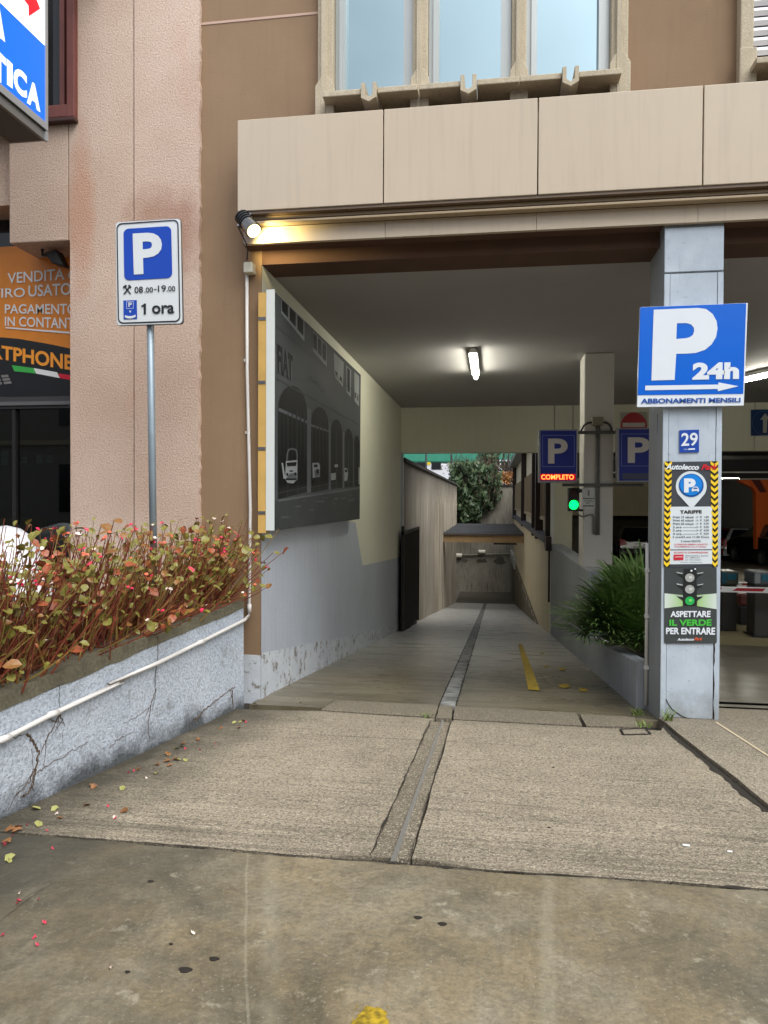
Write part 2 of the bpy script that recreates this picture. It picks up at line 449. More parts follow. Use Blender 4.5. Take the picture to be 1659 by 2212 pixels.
def mk_board():
    t = NT('board_marked_concrete')
    c = t.mix(t.ramp(t.noise(0.8, 6, 0.6), 0.3, 0.7), S(168, 158, 142), S(202, 192, 174))
    v = t.noise(2.2, 6, 0.7, t.scaled(3, 3, 0.12))
    c = t.mix(t.ramp(v, 0.42, 0.66, 0, 0.6), c, S(112, 103, 91))
    zz = t.math('SUBTRACT', t.xyz(2), t.math('MULTIPLY', v, 1.3))
    c = t.mix(t.ramp(zz, 0.9, 1.9, 0, 0.85), c, S(50, 46, 40))
    t.color(c); t.rough(0.9); t.bump(t.noise(3, 2, 0.5, t.scaled(9, 9, 0.05)), 0.5, 0.03); return t.m
m_board = mk_board()
m_back = M('weathered_back_wall', (150, 143, 128), 0.9, var=0.3, vs=0.6, streak=0.95, dirtc=(54, 50, 44), bump=0.3, bs=20)
m_yellow = M('ochre_wall_paint', (226, 212, 178), 0.8, var=0.08, vs=0.6, streak=0.35, dirtc=(140, 122, 88))
m_plinth = M('flaking_plinth', (120, 112, 92), 0.9, var=0.35, vs=2.0, streak=0.5, dirtc=(64, 60, 46))
m_street = M('street_asphalt', (92, 90, 86), 0.9, var=0.15, spk=0.3, ss=120)
m_earth = M('embankment_earth', (84, 80, 62), 0.95, var=0.3, vs=0.5)
m_joint = flat('joint_dirt', (46, 41, 33), 0.95)

# ================================================================== ground, apron, ramp
def ground_poly(name, pts, fz, mat, thick=0.10, lift=0.0, jit=0.0, step=0.12, **t):
    """a slab whose top follows fz(y); its edge is broken up a little"""
    out = []
    for i in range(len(pts)):
        a, b = Vector(pts[i][:2]), Vector(pts[(i + 1) % len(pts)][:2])
        k = max(1, int((b - a).length / step)) if jit else max(1, int(abs(b.y - a.y) / 1.5))
        for j in range(k):
            p = a.lerp(b, j / k)
            if jit and j: p += Vector((RND.uniform(-jit, jit), RND.uniform(-jit, jit)))
            out.append(p)
    top = [(p.x, p.y, fz(p.y) + lift) for p in out]
    return MB().prism(top, (0, 0, -thick)).build(name, mat, kind='structure', **t)
def hp(pts, plane, Z=ID): return [tuple(hit(*Z(*p), plane)) for p in pts]
# bed below the joints
MB().face([(-8, 1.0, gA(1.0) - 0.05), (14, 1.0, gA(1.0) - 0.05), (14, 5.9, gA(5.9) - 0.05), (-8, 5.9, gA(5.9) - 0.05)]).build('ground', m_joint, kind='structure')
MB().box(-60, 60, -60, 1.0, -0.2, gA(1.0) - 0.004).build('street', m_street, kind='structure')
edge = hp([(-420, 1770), (115, 1808), (470, 1836), (640, 1852), (845, 1866), (1055, 1884), (1360, 1903), (1659, 1925), (2300, 1968)], APR)
ground_poly('forecourt', edge + [(6.5, edge[-1][1] - .07), (6.5, 1.0), (-5, 1.0)], gA, m_fore, jit=0.009)
e2 = [(x, y + 0.018) for x, y, z in edge]
th = hp([(0, 455), (255, 460), (480, 476), (724, 491)], APR, zO)            # apron side of the threshold
th2 = hp([(800, 497), (1330, 526), (1480, 532), (1640, 540)], APR, zO)
chl = hp([(113, 806), (345, 282)], APR, zT); chr_ = hp([(267, 815), (425, 284)], APR, zT)
left_pts = [p[:2] for p in e2[:4]] + [chl[0][:2], chl[1][:2]] + [p[:2] for p in th[::-1]] + [(-2.6, th[0][1]), (-3.6, 2.6)]
ground_poly('apron_slab', left_pts, gA, m_apron, jit=0.003)
kl = hp([(375, 1120), (520, 1250), (760, 1440), (960, 1600), (1360, 1930), (1600, 2130)], APR, zP)   # broken edge of the side slab
rp_ = [chr_[1][:2], chr_[0][:2], e2[5][:2], e2[6][:2], e2[7][:2], (e2[8][0], e2[8][1])]
kx = [(p[0], p[1]) for p in kl]
ground_poly('apron_slab', [(chr_[1][0] + 0.008, chr_[1][1]), (chr_[0][0] + 0.008, chr_[0][1]), e2[5][:2], e2[6][:2], e2[7][:2], (e2[8][0], e2[8][1]), (6.5, e2[8][1] - .05), (6.5, kx[-1][1] - .63)] + kx[::-1] + [p[:2] for p in th2[::-1]], gA, m_apron, jit=0.004)
ground_poly('drain_strip', [chl[0][:2], (chr_[0][0], chr_[0][1]), (chr_[1][0], chr_[1][1]), (chl[1][0] + 0.008, chl[1][1])], gA, m_strip, lift=-0.004, jit=0.004)
ms = hp([(190, 832), (210, 832), (398, 280), (391, 280)], APR, zT)
MB().prism([(p[0], p[1], gA(p[1]) + 0.006) for p in ms], (0, 0, -0.02)).build('metal_strip', flat('zinc_strip', (190, 188, 184), 0.35, metal=0.8), kind='structure')
# threshold slabs
for q in ([(262, 458), (318, 418), (738, 437), (722, 488)], [(745, 438), (798, 441), (792, 492), (729, 489)], [(806, 442), (1298, 469), (1322, 521), (800, 495)], [(1312, 474), (1530, 487), (1556, 526), (1338, 522)]):
    ground_poly('threshold_slab', [p[:2] for p in hp(q, APR, zO)], gA, m_strip, lift=0.003, jit=0.004)
# ramp: two running slabs and the drain between them
def gX(y): return gA(y) if y < 5.35 else gR(y)
xa = hit(*zO(742, 432), R1).x; xb = hit(*zO(806, 440), R1).x
ya = hit(*zO(742, 432), R1).y + 0.02
def ramp_piece(name, xs, y0, y1, mat, lift=0.0):
    b = MB(); n = max(2, int((y1 - y0) / 0.5))
    for i in range(n):
        p, q = y0 + (y1 - y0) * i / n, y0 + (y1 - y0) * (i + 1) / n
        (l0, r0), (l1, r1) = xs(p), xs(q)
        b.face([(l0, p, gX(p) + lift), (r0, p, gX(p) + lift), (r1, q, gX(q) + lift), (l1, q, gX(q) + lift)])
    y = y0; l, r = xs(y0)
    b.face([(l, y, gX(y) + lift), (l, y, gX(y) - 0.1), (r, y, gX(y) - 0.1), (r, y, gX(y) + lift)])
    return b.build(name, mat, kind='structure')
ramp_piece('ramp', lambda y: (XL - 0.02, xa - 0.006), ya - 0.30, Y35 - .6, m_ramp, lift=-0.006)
ramp_piece('alley_floor', lambda y: (XL - 0.02, XR + .3), Y35 - .58, YB, M('dark_far_floor', (92, 86, 74), .6, var=.3, vs=.8, streak=.5), lift=-0.008)  # far floor in a darker tone than the ramp
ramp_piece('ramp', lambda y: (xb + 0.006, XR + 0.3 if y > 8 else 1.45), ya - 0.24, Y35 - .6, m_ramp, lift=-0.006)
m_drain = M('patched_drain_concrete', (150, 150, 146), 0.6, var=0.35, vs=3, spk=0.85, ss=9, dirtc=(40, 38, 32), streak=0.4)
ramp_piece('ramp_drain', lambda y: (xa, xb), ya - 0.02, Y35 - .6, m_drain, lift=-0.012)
def joint_line(pts, fz, w0, w1, lift=.0035, n=26):
    L, R_ = [], []
    P = [Vector((p[0], p[1])) for p in pts]
    for i in range(len(P) - 1):
        d = (P[i + 1] - P[i]).normalized(); s_ = Vector((-d.y, d.x)); k = max(2, int((P[i + 1] - P[i]).length / .05))
        for j in range(k + (1 if i == len(P) - 2 else 0)):
            q = P[i].lerp(P[i + 1], j / k) + s_ * RND.uniform(-.004, .004); w = RND.uniform(w0, w1) * .30
            if RND.random() < .06: w *= 2.4
            a, b_ = q + s_ * w, q - s_ * w
            L.append((a.x, a.y, fz(a.y) + lift)); R_.append((b_.x, b_.y, fz(b_.y) + lift))
    b = MB(); n_ = len(L)
    b.add(L + R_, [(i, i + n_, i + n_ + 1, i + 1) for i in range(n_ - 1)])
    return b.build('joint_line', m_joint, kind='structure')
joint_line([(p[0], p[1] + .006) for p in edge[1:]], gA, .006, .02)
joint_line(kl, gA, .03, .08)
joint_line(hp([(0, 1060), (120, 960), (250, 880)], APR, zU), gA, .002, .006)
joint_line(chl, gA, .004, .014); joint_line(chr_, gA, .003, .008)
joint_line(th, gA, .004, .013, .006); joint_line(th2, gA, .004, .012, .006)
joint_line(hp([(318, 415), (738, 434)], APR, zO), gA, .003, .01, .006); joint_line(hp([(806, 439), (1300, 466), (1540, 484)], APR, zO), gA, .003, .01, .006)
joint_line(hp([(258, 458), (318, 415)], APR, zO), gA, .003, .008, .006); joint_line(hp([(1302, 470), (1330, 524)], APR, zO), gA, .003, .008, .006)
joint_line(hp([(1150, 310), (1180, 350), (1430, 372)], R1, zO), gR, .003, .008, .004)
joint_line([(xb + .004, y) for y in (5.5, 7, 9, 11, 13, 16)], gR, .006, .03, -.002)
joint_line([(xa - .002, y) for y in (5.5, 7, 9, 11, 13, 16)], gR, .003, .012, -.002)
# painted marks
m_ypaint = M('worn_yellow_paint', (196, 164, 38), 0.7, var=0.15, vs=6, spk=0.8, ss=45)
def mark(pts, plane, Z, lift=0.004, mat=m_ypaint):
    return MB().face([Vector(p) + Vector((0, 0, lift)) for p in hp(pts, plane, Z)]).build('painted_mark', mat, kind='structure')
mark([(1102, 374), (1150, 378), (1118, 290), (1078, 190), (1062, 190), (1086, 290)], R1, zO, 0.002)
for q in ([(1165, 276), (1188, 276), (1184, 284), (1168, 284)], [(1226, 286), (1256, 286), (1248, 297), (1230, 296)], [(1225, 352), (1262, 350), (1274, 362), (1250, 368), (1228, 362)], [(1308, 366), (1346, 372), (1336, 382), (1312, 380)], [(1150, 224), (1168, 224), (1166, 230), (1152, 230)]):
    mark(q, R1, zO, 0.002)
_c = []
_o = [(40, 1460), (70, 1425), (100, 1398), (150, 1402), (178, 1425), (186, 1480), (60, 1500)]
for _i in range(7):
    (_x0, _y0), (_x1, _y1) = _o[_i], _o[(_i + 1) % 7]
    for _k in range(9): _c.append((_x0 + (_x1 - _x0) * _k / 9 + RND.uniform(-6, 6), _y0 + (_y1 - _y0) * _k / 9 + RND.uniform(-5, 5)))
mark(_c, APR, zT)
for _k in range(22):
    _x, _y, _r = RND.uniform(45, 185), RND.uniform(1390, 1445), RND.uniform(1.5, 4)
    mark([(_x - _r, _y), (_x, _y - _r * .7), (_x + _r * 1.3, _y), (_x, _y + _r)], APR, zT, .003)
mark([(1326, 762), (1356, 766), (1354, 774), (1328, 770)], APR, zT, mat=m_white)
mark([(1500, 788), (1522, 790), (1520, 796), (1502, 795)], APR, zT, mat=m_white)
m_pale = M('pale_scuff', (164, 154, 132), 0.8, var=0.2, vs=14, spk=0.6, ss=30)
# side slab right of the apron, raised a little, and the garage lane
kz = 0.022
sl_pts = [(p[0] + 0.022, p[1] + 0.012) for p in kl] + [(6.5, kl[-1][1] - 0.6), (6.5, 5.62), (1.54, 5.62), (1.54, 5.27), (1.13, 5.24)]
ground_poly('pavement', sl_pts, gA, m_kerbc, lift=kz, jit=0.006)
q = hp([(985, 1075), (1005, 1072), (1640, 1480), (1640, 1500)], PL((0, 5.3, kz), (0, 0.045, 1)), zP)
MB().face([Vector(p) + Vector((0, 0, 0.004)) for p in q]).build('painted_mark', flat('pale_line', (206, 190, 158), 0.7), kind='structure')
SG = 0.037
def gG(y): return 0.02 - SG * (y - 5.6)
m_lane = M('garage_lane_concrete', (92, 87, 75), 0.45, var=0.25, vs=0.8, streak=0.0, fine=0.12)
b = MB()
for x0, x1, y0, y1 in ((1.54, 12, 5.62, 5.70), (1.27, 12, 5.78, 32)):
    b.face([(x0, y0, gG(y0)), (x1, y0, gG(y0)), (x1, y1, gG(y1)), (x0, y1, gG(y1))])
b.build('garage_floor', m_lane, kind='structure')
MB().box(1.54, 12, 5.69, 5.79, -0.12, -0.08).build('threshold_channel', m_dark, kind='structure')
# terrain behind
MB().box(-40, 40, YB + .35, 120, -6, 2.25).build('embankment', m_earth, kind='structure')
MB().box(-40, XL - 0.36, 14.4, YB + .30, -6, 2.0).build('yard', m_earth, kind='structure')

# ================================================================== main building
bld = thing('building', 'brown rendered building with beige fascia spanning the ramp passage', 'building', (-1.9, 5.4, 0))
xbr = hit(430, 900, PY(YW)).x
XE = 11.0
box('wall', xbr, XL - .004, YW, YW + .32, 0.32, CEIL, m_brown, bld)
box('wall_base', xbr, XL - .004, YW - .006, YW + .32, -0.1, 0.318, m_peel, bld)
# lintel above the opening and storey wall with window openings
wx = [hit(x, 120, PY(YW)).x for x in (688, 1356, 1600, 2000)]
zt = hit(515, 262, PY(YF)).z
zt = 0.5 * (zt + hit(1500, 183, PY(YF)).z)
zpb = 0.5 * (hit(700, 448, PY(YF)).z + hit(1500, 399, PY(YF)).z)
zsb = 0.5 * (hit(700, 515, PY(YS)).z + hit(1500, 484, PY(YS)).z)
zst = zpb - 0.065
print('fascia z', zt, zpb, zst, zsb)
m_lint = M('shaded_brown_render', (92, 66, 52), 0.85, var=0.12)  # the wall's brown painted darker, for the shade under the fascia
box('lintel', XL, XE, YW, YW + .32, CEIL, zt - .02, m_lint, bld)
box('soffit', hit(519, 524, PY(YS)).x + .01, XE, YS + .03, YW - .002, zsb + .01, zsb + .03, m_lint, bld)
ZT = 6.2
box('wall', xbr, XL, YW, YW + .32, CEIL, zt - .0185, m_brown, bld)
for x0, x1 in ((xbr, wx[0]), (wx[1], wx[2]), (wx[3], XE)):
    box('wall', x0, x1, YW, YW + .32, zt - .018, ZT, m_brown, bld)
zj = 0.5 * (hit(430, 50, PY(YW)).z + hit(684, 33, PY(YW)).z)
box('joint_strip', xbr + .002, wx[0], YW - .004, YW, zj - .006, zj + .012, flat('joint_mortar', (196, 166, 148), .8), bld)
# body: roof, passage ceiling, rear, sides
box('roof', xbr, XE, YW + .33, 14.3, ZT - .1, ZT + .1, m_dark, bld)
box('side_wall', xbr, XL - .33, YW + .33, 14.3, -0.1, ZT - .11, m_brown, bld)
box('ceiling', XL - .3, XE, YW + .32, YE, CEIL, CEIL + .2, m_ceil, bld)
EB = 0.5 * (hit(880, 978, PY(YE)).z + hit(1100, 977, PY(YE)).z)
b = MB()
bj = [XL - .3, hit(1197, 900, PY(YE)).x, hit(1237, 900, PY(YE)).x, 4.6, XE]
for i in range(4): box('end_beam', bj[i] + (.012 if i else 0), bj[i + 1], YE, YE + .3, EB, CEIL - .002, m_cream, bld)
box('rear_wall', XL - .3, XE, YE + .31, YE + .6, EB + .02, ZT - .12, m_brown, bld)
box('right_wall', XE - .3, XE - .002, YW + .33, YE - .01, -0.6, CEIL - .01, m_wall_dim, bld)
box('wall', 7.4, XE, YW + .002, YW + .30, -.1, CEIL - .004, m_brown, bld)
# left wall of the passage with its two paints
b = MB(); b.box(XL - .32, XL - .004, YW + .325, YE + .3, -1.4, CEIL - .003, 1)
yf = YW + .0
A = lambda x, y: hit(x, y, PX(XL))
k1, k2, k3 = A(768, 1128), A(783, 1222), A(866, 1203)
P3 = lambda y, z: (XL, y, z)
b.face([P3(yf, CEIL), P3(yf, 1.42), P3(k1.y, k1.z), P3(k2.y, k2.z), P3(YE, k3.z), P3(YE, CEIL)], 0)
lowz = lambda y: max(gX(y) + .34 - .03 * (y - 5.4), gX(y) + .12)
low = [P3(yf, lowz(yf)), P3(7, lowz(7)), P3(9.5, lowz(9.5)), P3(YE, lowz(YE))]
b.face([P3(yf, 1.42)] + low + [P3(YE, k3.z), P3(k2.y, k2.z), P3(k1.y, k1.z)], 1)
b.face(low[::-1] + [P3(yf, gX(yf) - .05), P3(YE, gX(YE) - .05)], 2)
b.build('passage_wall', [m_cream, m_greyp, m_peel], bld)
# fascia panels
jx = [hit(513, 330, PY(YF)).x] + [hit(x, y, PY(YF)).x for x, y in ((828, 340), (1162, 312), (1519, 288))] + [hit(1519, 288, PY(YF)).x + 1.2, XE]
fas = MB().box(jx[0] + .02, XE, YS + .042, YW - .004, zsb + .034, zt - .02).build('fascia', m_bronze, bld)
for i in range(len(jx) - 1):
    box('fascia_panel', jx[i] + (.004 if i else 0), jx[i + 1] - .004, YF, YF + .045, zpb, zt, m_fascia, fas, bevel=.004)
    box('soffit_panel', jx[i] + (.0015 if i else 0) + (.01 if i == 0 else 0), jx[i + 1] - .0015, YS, YS + .038, zsb, zst - .02, m_fascia, fas)
box('trim', jx[0] + .012, XE, YF + .012, YF + .06, zpb - .02, zpb - .002, m_bronze, fas)
box('trim', jx[0] + .012, XE, YF + .06, YF + .09, zpb - .045, zpb - .024, flat('bronze_lip', (168, 148, 118), .3), fas)
box('trim', jx[0] + .012, XE, YF + .03, YF + .10, zst - .018, zst + .0, flat('bronze_lip', (168, 148, 118), .3), fas, bevel=.004)
# windows of the storey above
m_sun = NT('mirror_glass'); m_sun.color((0.45, 0.58, 0.62, 1)); m_sun.b.inputs['Metallic'].default_value = 1; m_sun.rough(0.03)
m_sun.bump(m_sun.noise(0.9, 2), 0.03, 0.05); m_sun = m_sun.m
m_alu = flat('anodised_frame', (176, 180, 178), 0.4, metal=0.5)
m_recess = M('recess_brown', (72, 52, 44), 0.9)
def cfr(x, y=150): return hit(x, y, PY(YW - .08)).x
zs = 0.5 * (hit(800, 200, PY(YW - .15)).z + hit(1235, 166, PY(YW - .15)).z)
win = MB()
jamb = [(686, 720), (891, 924), (1105, 1137), (1320, 1357)]
JX = [(cfr(a), cfr(c)) for a, c in jamb]
wn_ = thing('window', '', '', (0, 0, 0))
bpy.data.objects.remove(wn_)
wfr = MB()
for a, c in JX: wfr.box(a, c, YW - .08, YW + .15, zt - .03, ZT - .05)
W0 = wfr.build('window', m_conc, bld, bevel=.01)
for a, c in JX:                                            # shouldered feet of the mullions
    w = .5 * (c - a); mx = .5 * (a + c)
    MB().prism([(mx - w - .012, YW - .11, zt - .02), (mx + w + .012, YW - .11, zt - .02), (mx + w + .012, YW - .11, zs + .10), (mx + w * .45, YW - .11, zs + .17), (mx - w * .45, YW - .11, zs + .17), (mx - w - .012, YW - .11, zs + .10)], (0, .03, 0)).build('mullion_foot', m_conc, W0, bevel=.006)
    MB().prism([(mx - w * .55, YW - .081, zt), (mx + w * .3, YW - .081, zt), (mx + w * .1, YW - .115, zt), (mx - w * .4, YW - .115, zt)], (0, 0, ZT - zt - .1)).build('mullion_rib', m_conc, W0)
for i in range(3):
    a, c = JX[i][1], JX[i + 1][0]
    box('pane', a + .075, c - .075, YW + .05, YW + .06, zs + .02, ZT - .1, m_sun, W0)
    fr = MB(); fr.box(a + .002, a + .075, YW - .01, YW + .09, zs, ZT - .1); fr.box(c - .075, c - .002, YW - .01, YW + .09, zs, ZT - .1)
    fr.box(a + .035, a + .06, YW - .035, YW - .01, zs, ZT - .1); fr.box(a + .07, c - .07, YW + .02, YW + .07, zs - .02, zs + .02)
    fr.build('frame', m_alu, W0)
    box('recess', a + .002, c - .002, YW + .10, YW + .12, zt - .2, zs - .03, m_recess, W0)
    s = MB(); mx = .5 * (a + c); u = .055
    s.box(a - .05, mx - u - .004, YW - .22, YW + .02, zs - .045, zs - .004); s.box(mx + u + .004, c + .05, YW - .22, YW + .02, zs - .045, zs - .004)
    s.build('sill', m_conc, W0, bevel=.006)
    g = MB(); o_, t_, h0 = u, .028, zs - .095
    g.prism([(mx - o_, YW - .25, zs + .018), (mx - o_ + t_, YW - .25, zs + .018), (mx - o_ + t_, YW - .25, h0 + .03), (mx, YW - .25, h0 + .012), (mx + o_ - t_, YW - .25, h0 + .03), (mx + o_ - t_, YW - .25, zs + .018), (mx + o_, YW - .25, zs + .018), (mx + o_, YW - .25, h0 + .008), (mx, YW - .25, h0 - .022), (mx - o_, YW - .25, h0 + .008)], (0, .34, 0))
    g.build('gutter_spout', m_conc, W0, bevel=.003)
# next window with a roller blind at the right edge
a, c = cfr(1599, 100), cfr(1629, 100)
W1 = MB().box(a, c, YW - .08, YW + .15, zt - .03, ZT - .05).build('window', m_conc, bld, bevel=.01)
box('mullion_foot', a - .012, c + .012, YW - .11, YW - .08, zt - .02, zs + .13, m_conc, W1, bevel=.008)
box('recess', c + .002, c + 1.0, YW + .10, YW + .12, zt - .2, zs - .03, m_recess, W1)
box('sill', c - .03, c + 1.0, YW - .22, YW + .02, zs - .045, zs - .004, m_conc, W1, bevel=.006)
m_slat = flat('white_blind', (228, 228, 232), 0.45)
for k in range(34):
    z = zs + .02 + k * .068
    if z > ZT - .2: break
    MB().prism([(c + .004, YW + .05, z), (c + .004, YW + .035, z + .03), (c + .004, YW + .05, z + .058)], (1.0, 0, 0)).build('blind_slat', m_slat, W1)
box('blind_back', c + .004, c + 1.0, YW + .055, YW + .07, zs, ZT - .1, m_joint, W1)
# front pillar
m_pill = None
def mk_pillar():
    t = NT('pillar_paint')
    c = t.mix(t.ramp(t.noise(2.2, 6, 0.62), 0.3, 0.7), S(166, 178, 190), S(196, 206, 216))
    c = t.mix(t.ramp(t.noise(6, 5, 0.6, t.scaled(1.5, 1.5, 0.5)), 0.52, 0.72, 0, 0.35), c, S(206, 214, 214))
    c = t.mix(t.ramp(t.noise(22, 6, 0.7), 0.63, 0.68, 0, 0.5), c, S(128, 134, 142))
    c = t.mix(t.ramp(t.noise(5, 5, 0.6), 0.58, 0.75, 0, 0.35), c, S(150, 158, 172))
    sc = t.noise(5, 6, 0.7, t.scaled(7, 7, 0.6))
    c = t.mix(t.ramp(sc, 0.60, 0.72, 0, 0.45), c, S(120, 126, 136))
    zz = t.math('ADD', t.xyz(2), t.math('MULTIPLY', t.noise(9, 6, 0.7), 0.5))
    c = t.mix(t.ramp(zz, 0.22, 0.46, 0.6, 0), c, S(112, 108, 98))
    t.color(c); t.rough(0.55); t.bump(t.noise(8, 6, 0.65), 0.35, 0.01); return t.m
m_pill = mk_pillar()
m_pside = M('pillar_side_paint', (150, 154, 156), .6, var=.12, vs=2.5, streak=.4, dirtc=(96, 98, 100))
px0 = .5 * (hit(1425, 1450, PY(YP)).x + hit(1437, 600, PY(YP)).x); px1 = .5 * (hit(1552, 1450, PY(YP)).x + hit(1565, 600, PY(YP)).x)
zpj = hit(1500, 588, PY(YP)).z
pil = MB(); py1 = 5.70
pil.box(px0, px1, YP + .012, py1, -.1, zsb + .008)
P0 = pil.build('pillar', m_pside, bld)
box('face_panel', px0, px1, YP, YP + .012, zpj + .006, zsb - .02, m_pill, P0, bevel=.004)
xs0, xs1 = px0 + .037, px1 - .036
box('face_panel', xs0 + .003, xs1 - .004, YP + .003, YP + .012, gA(YP) + kz + .003, zpj - .006, m_pill, P0)
box('edge_strip', px0, xs0, YP, YP + .012, -.02, zpj - .006, m_pill, P0, bevel=.003)
b = MB(); prev = None
z = -.02
ptsL = []
while z < zpj - .006:
    amp = .009 if z < 1.0 else .002
    ptsL.append((xs1 + RND.uniform(-.001, amp), YP, z)); z += .04
ptsL.append((xs1, YP, zpj - .006))
MB().prism(ptsL + [(px1, YP, zpj - .006), (px1, YP, -.02)], (0, .012, 0)).build('edge_strip', m_pill, P0)
box('edge_gap', xs1 - .012, xs1 + .014, YP + .008, YP + .0115, -.02, 1.0, flat('rusty_gap', (58, 38, 34), .9), P0)
ck = [hit(*zP(*p), PY(YP), .0) for p in ((410, 800), (440, 860), (480, 915), (540, 960), (600, 1000), (660, 1022), (700, 1030))]
MB().tube(ck, .0028, 4).build('crack', m_joint, P0)
box('access_plate', px0 - .004, px0, YP + .16, YP + .22, hit(*zF(1005, 385), PX(px0)).z, hit(*zF(1005, 215), PX(px0)).z, m_pside, P0, bevel=.001)
# inner column
YC = 9.1
cx0, cx1 = hit(1260, 1100, PY(YC)).x, hit(1325, 1000, PY(YC)).x
box('column', cx0, cx1, YC, YC + .45, gR(YC) - .2, CEIL - .002, M('column_paint', (200, 196, 188), .6, var=.06), bld, bevel=.012)
# piers and low walls beside the ramp
zl = hit(1240, 1176, PY(YE)).z
lw = MB()
lw.box(XR, XR + .22, 8.62, YE - .002, -1.6, zl)
box_ = lw.build('low_wall', M('low_wall_paint', (150, 154, 160), .6, var=.12, vs=1.4, streak=.6, dirtc=(84, 84, 80)), bld, bevel=.012)
box('pier', XR + .004, hit(1236, 1100, PY(YE)).x, YE + .004, YE + .29, -1.6, EB - .004, m_cream, bld)
box('pier_edge', XR - .012, XR + .06, YE - .03, YE + .003, zl + .002, EB - .004, m_white, bld)

# ================================================================== pink neighbour and its shop
pk = thing('pink_building', 'pink roughcast building with a shop recessed beside its pier', 'building', (-3, 5.4, 0))
pe0, pe1 = hit(152, 900, PY(YK)).x, hit(430, 900, PY(YK)).x
pj = hit(289, 300, PY(YK)).x
YSH = 5.72
zlb = 0.5 * (hit(20, 525, PY(YK)).z + hit(150, 520, PY(YK)).z)
ZTP = 7.0
b = MB()
def rough_edge(xa_, xb_, z0, z1):
    pts = [(xa_, YK, z0), (xa_, YK, z1)]
    z = z1
    while z > z0:
        pts.append((xb_ + RND.uniform(-.006, .007), YK, z)); z -= .05
    pts.append((xb_, YK, z0)); return pts
b.prism(rough_edge(pj + .004, pe1, -.1, ZTP), (0, .9, 0))
b.build('pier', m_pink, pk)
MB().prism([(pe0, YK, -.1), (pe0, YK, ZTP), (pj - .004, YK, ZTP), (pj - .004, YK, -.1)], (0, .9, 0)).build('pier', m_pink, pk)
box('joint_strip', pj - .005, pj + .005, YK + .008, YK + .1, -.1, ZTP, m_joint, pk)
lx0 = hit(20, 480, PY(YK)).x; lx1 = hit(148, 480, PY(YK)).x
zwin = hit(130, 256, PY(YK)).z
box('lintel', lx0, lx1 - .004, YK, YSH + .2, zlb, zwin - .01, m_pink, pk, bevel=.008)
box('lintel', lx1 + .004, pe0 - .002, YK, YK + .3, zlb, zwin - .01, m_pink, pk)
box('joint_strip', lx1 - .006, pe0, YK + .008, YK + .2, zlb + .004, zwin, m_joint, pk)
z2 = hit(10, 446, PY(YK + .12)).z
box('lintel', lx0 - 3, lx0 - .006, YK + .10, YSH + .2, z2, zwin - .02, m_pink, pk)
box('wall', lx0 - 3, hit(20, 100, PY(YK)).x - .5, YK + .1, YSH + .2, zwin, ZTP, m_pink, pk)
box('rear_wall', lx0 - 3, xbr - .02, 8.9, 9.1, -.1, ZTP, m_pink, pk)
box('roof', lx0 - 3, xbr - .01, YK + .02, 9.1, ZTP - .02, ZTP + .1, m_dark, pk)
box('wall', pe0 - 1.6, pe0, YSH + .3, YSH + .4, zwin + .02, ZTP - .03, m_dark, pk)
# brown window upstairs
m_wood = M('stained_window_wood', (120, 66, 58), .45, var=.2, vs=4, streak=.3, dirtc=(84, 44, 40))
m_pane = None
def mk_glass(name, tint, refl=0.0):
    t = NT(name)
    n, l = t.n, t.l
    tr = n.new('ShaderNodeBsdfTransparent'); tr.inputs[0].default_value = tint
    gl = n.new('ShaderNodeBsdfGlossy'); gl.inputs['Roughness'].default_value = 0.015
    fr = n.new('ShaderNodeFresnel'); fr.inputs[0].default_value = 1.5
    ad = t.math('ADD', fr.outputs[0], refl)
    mx = n.new('ShaderNodeMixShader'); l.new(ad, mx.inputs[0]); l.new(tr.outputs[0], mx.inputs[1]); l.new(gl.outputs[0], mx.inputs[2])
    l.new(mx.outputs[0], n['Material Output'].inputs[0]); return t.m
m_pane = mk_glass('shop_glass', (0.42, 0.50, 0.50, 1), 0.07)
W2 = box('window', hit(143, 100, PY(YK - .05)).x, hit(160, 100, PY(YK - .05)).x, YK - .05, YK + .25, zwin - .02, ZTP - .05, m_wood, pk, bevel=.008)
fx = hit(143, 100, PY(YK - .05)).x
box('frame', fx - .9, fx + .002, YK - .045, YK + .22, zwin - .015, zwin + .085, m_wood, W2, bevel=.008)
box('frame', fx - .9, hit(160, 100, PY(YK - .05)).x + .004, YK - .06, YK + .1, zwin - .05, zwin - .022, flat('dark_sill', (70, 42, 38), .5), W2, bevel=.004)
box('sash', fx - .10, fx - .06, YK + .02, YK + .08, zwin + .12, ZTP - .1, m_wood, W2)
box('sash', fx - .26, fx - .245, YK + .02, YK + .08, zwin + .12, ZTP - .1, m_wood, W2)
box('pane', fx - .9, fx, YK + .09, YK + .10, zwin + .09, ZTP - .1, flat('dark_window', (38, 42, 46), .06), W2)
# shop front: sign board, transom, glass, dark room
sx1 = pe0 - .003; sx0 = hit(-900, 900, PY(YSH)).x
sgn = thing('shop_sign', 'orange and black shop sign board with white offers above the glass front', 'shop sign', (sx1 - .6, YSH, 3))
zs0 = hit(80, 560, PY(YSH)).z; zs1 = hit(80, 857, PY(YSH)).z
m_or = M('orange_sign_print', (232, 140, 44), .4, var=.10, vs=5); m_bk = flat('black_sign_print', (28, 29, 33), .35)
m_wt = flat('white_print', (238, 238, 236), .4); m_orl = flat('orange_lettering', (250, 160, 50), .4)
PS = PY(YSH)
box('board', sx0, sx1, YSH + .001, YSH + .05, zs1, zs0 + .12, m_or, sgn)
xr = 1420
polys('black_field', [[(-3000, 940), (0, 1150), (300, 1175), (800, 1260), (1170, 1340), (xr, 1400), (xr, 2120), (-3000, 2120)]], PS, m_bk, sgn, .002, zX)
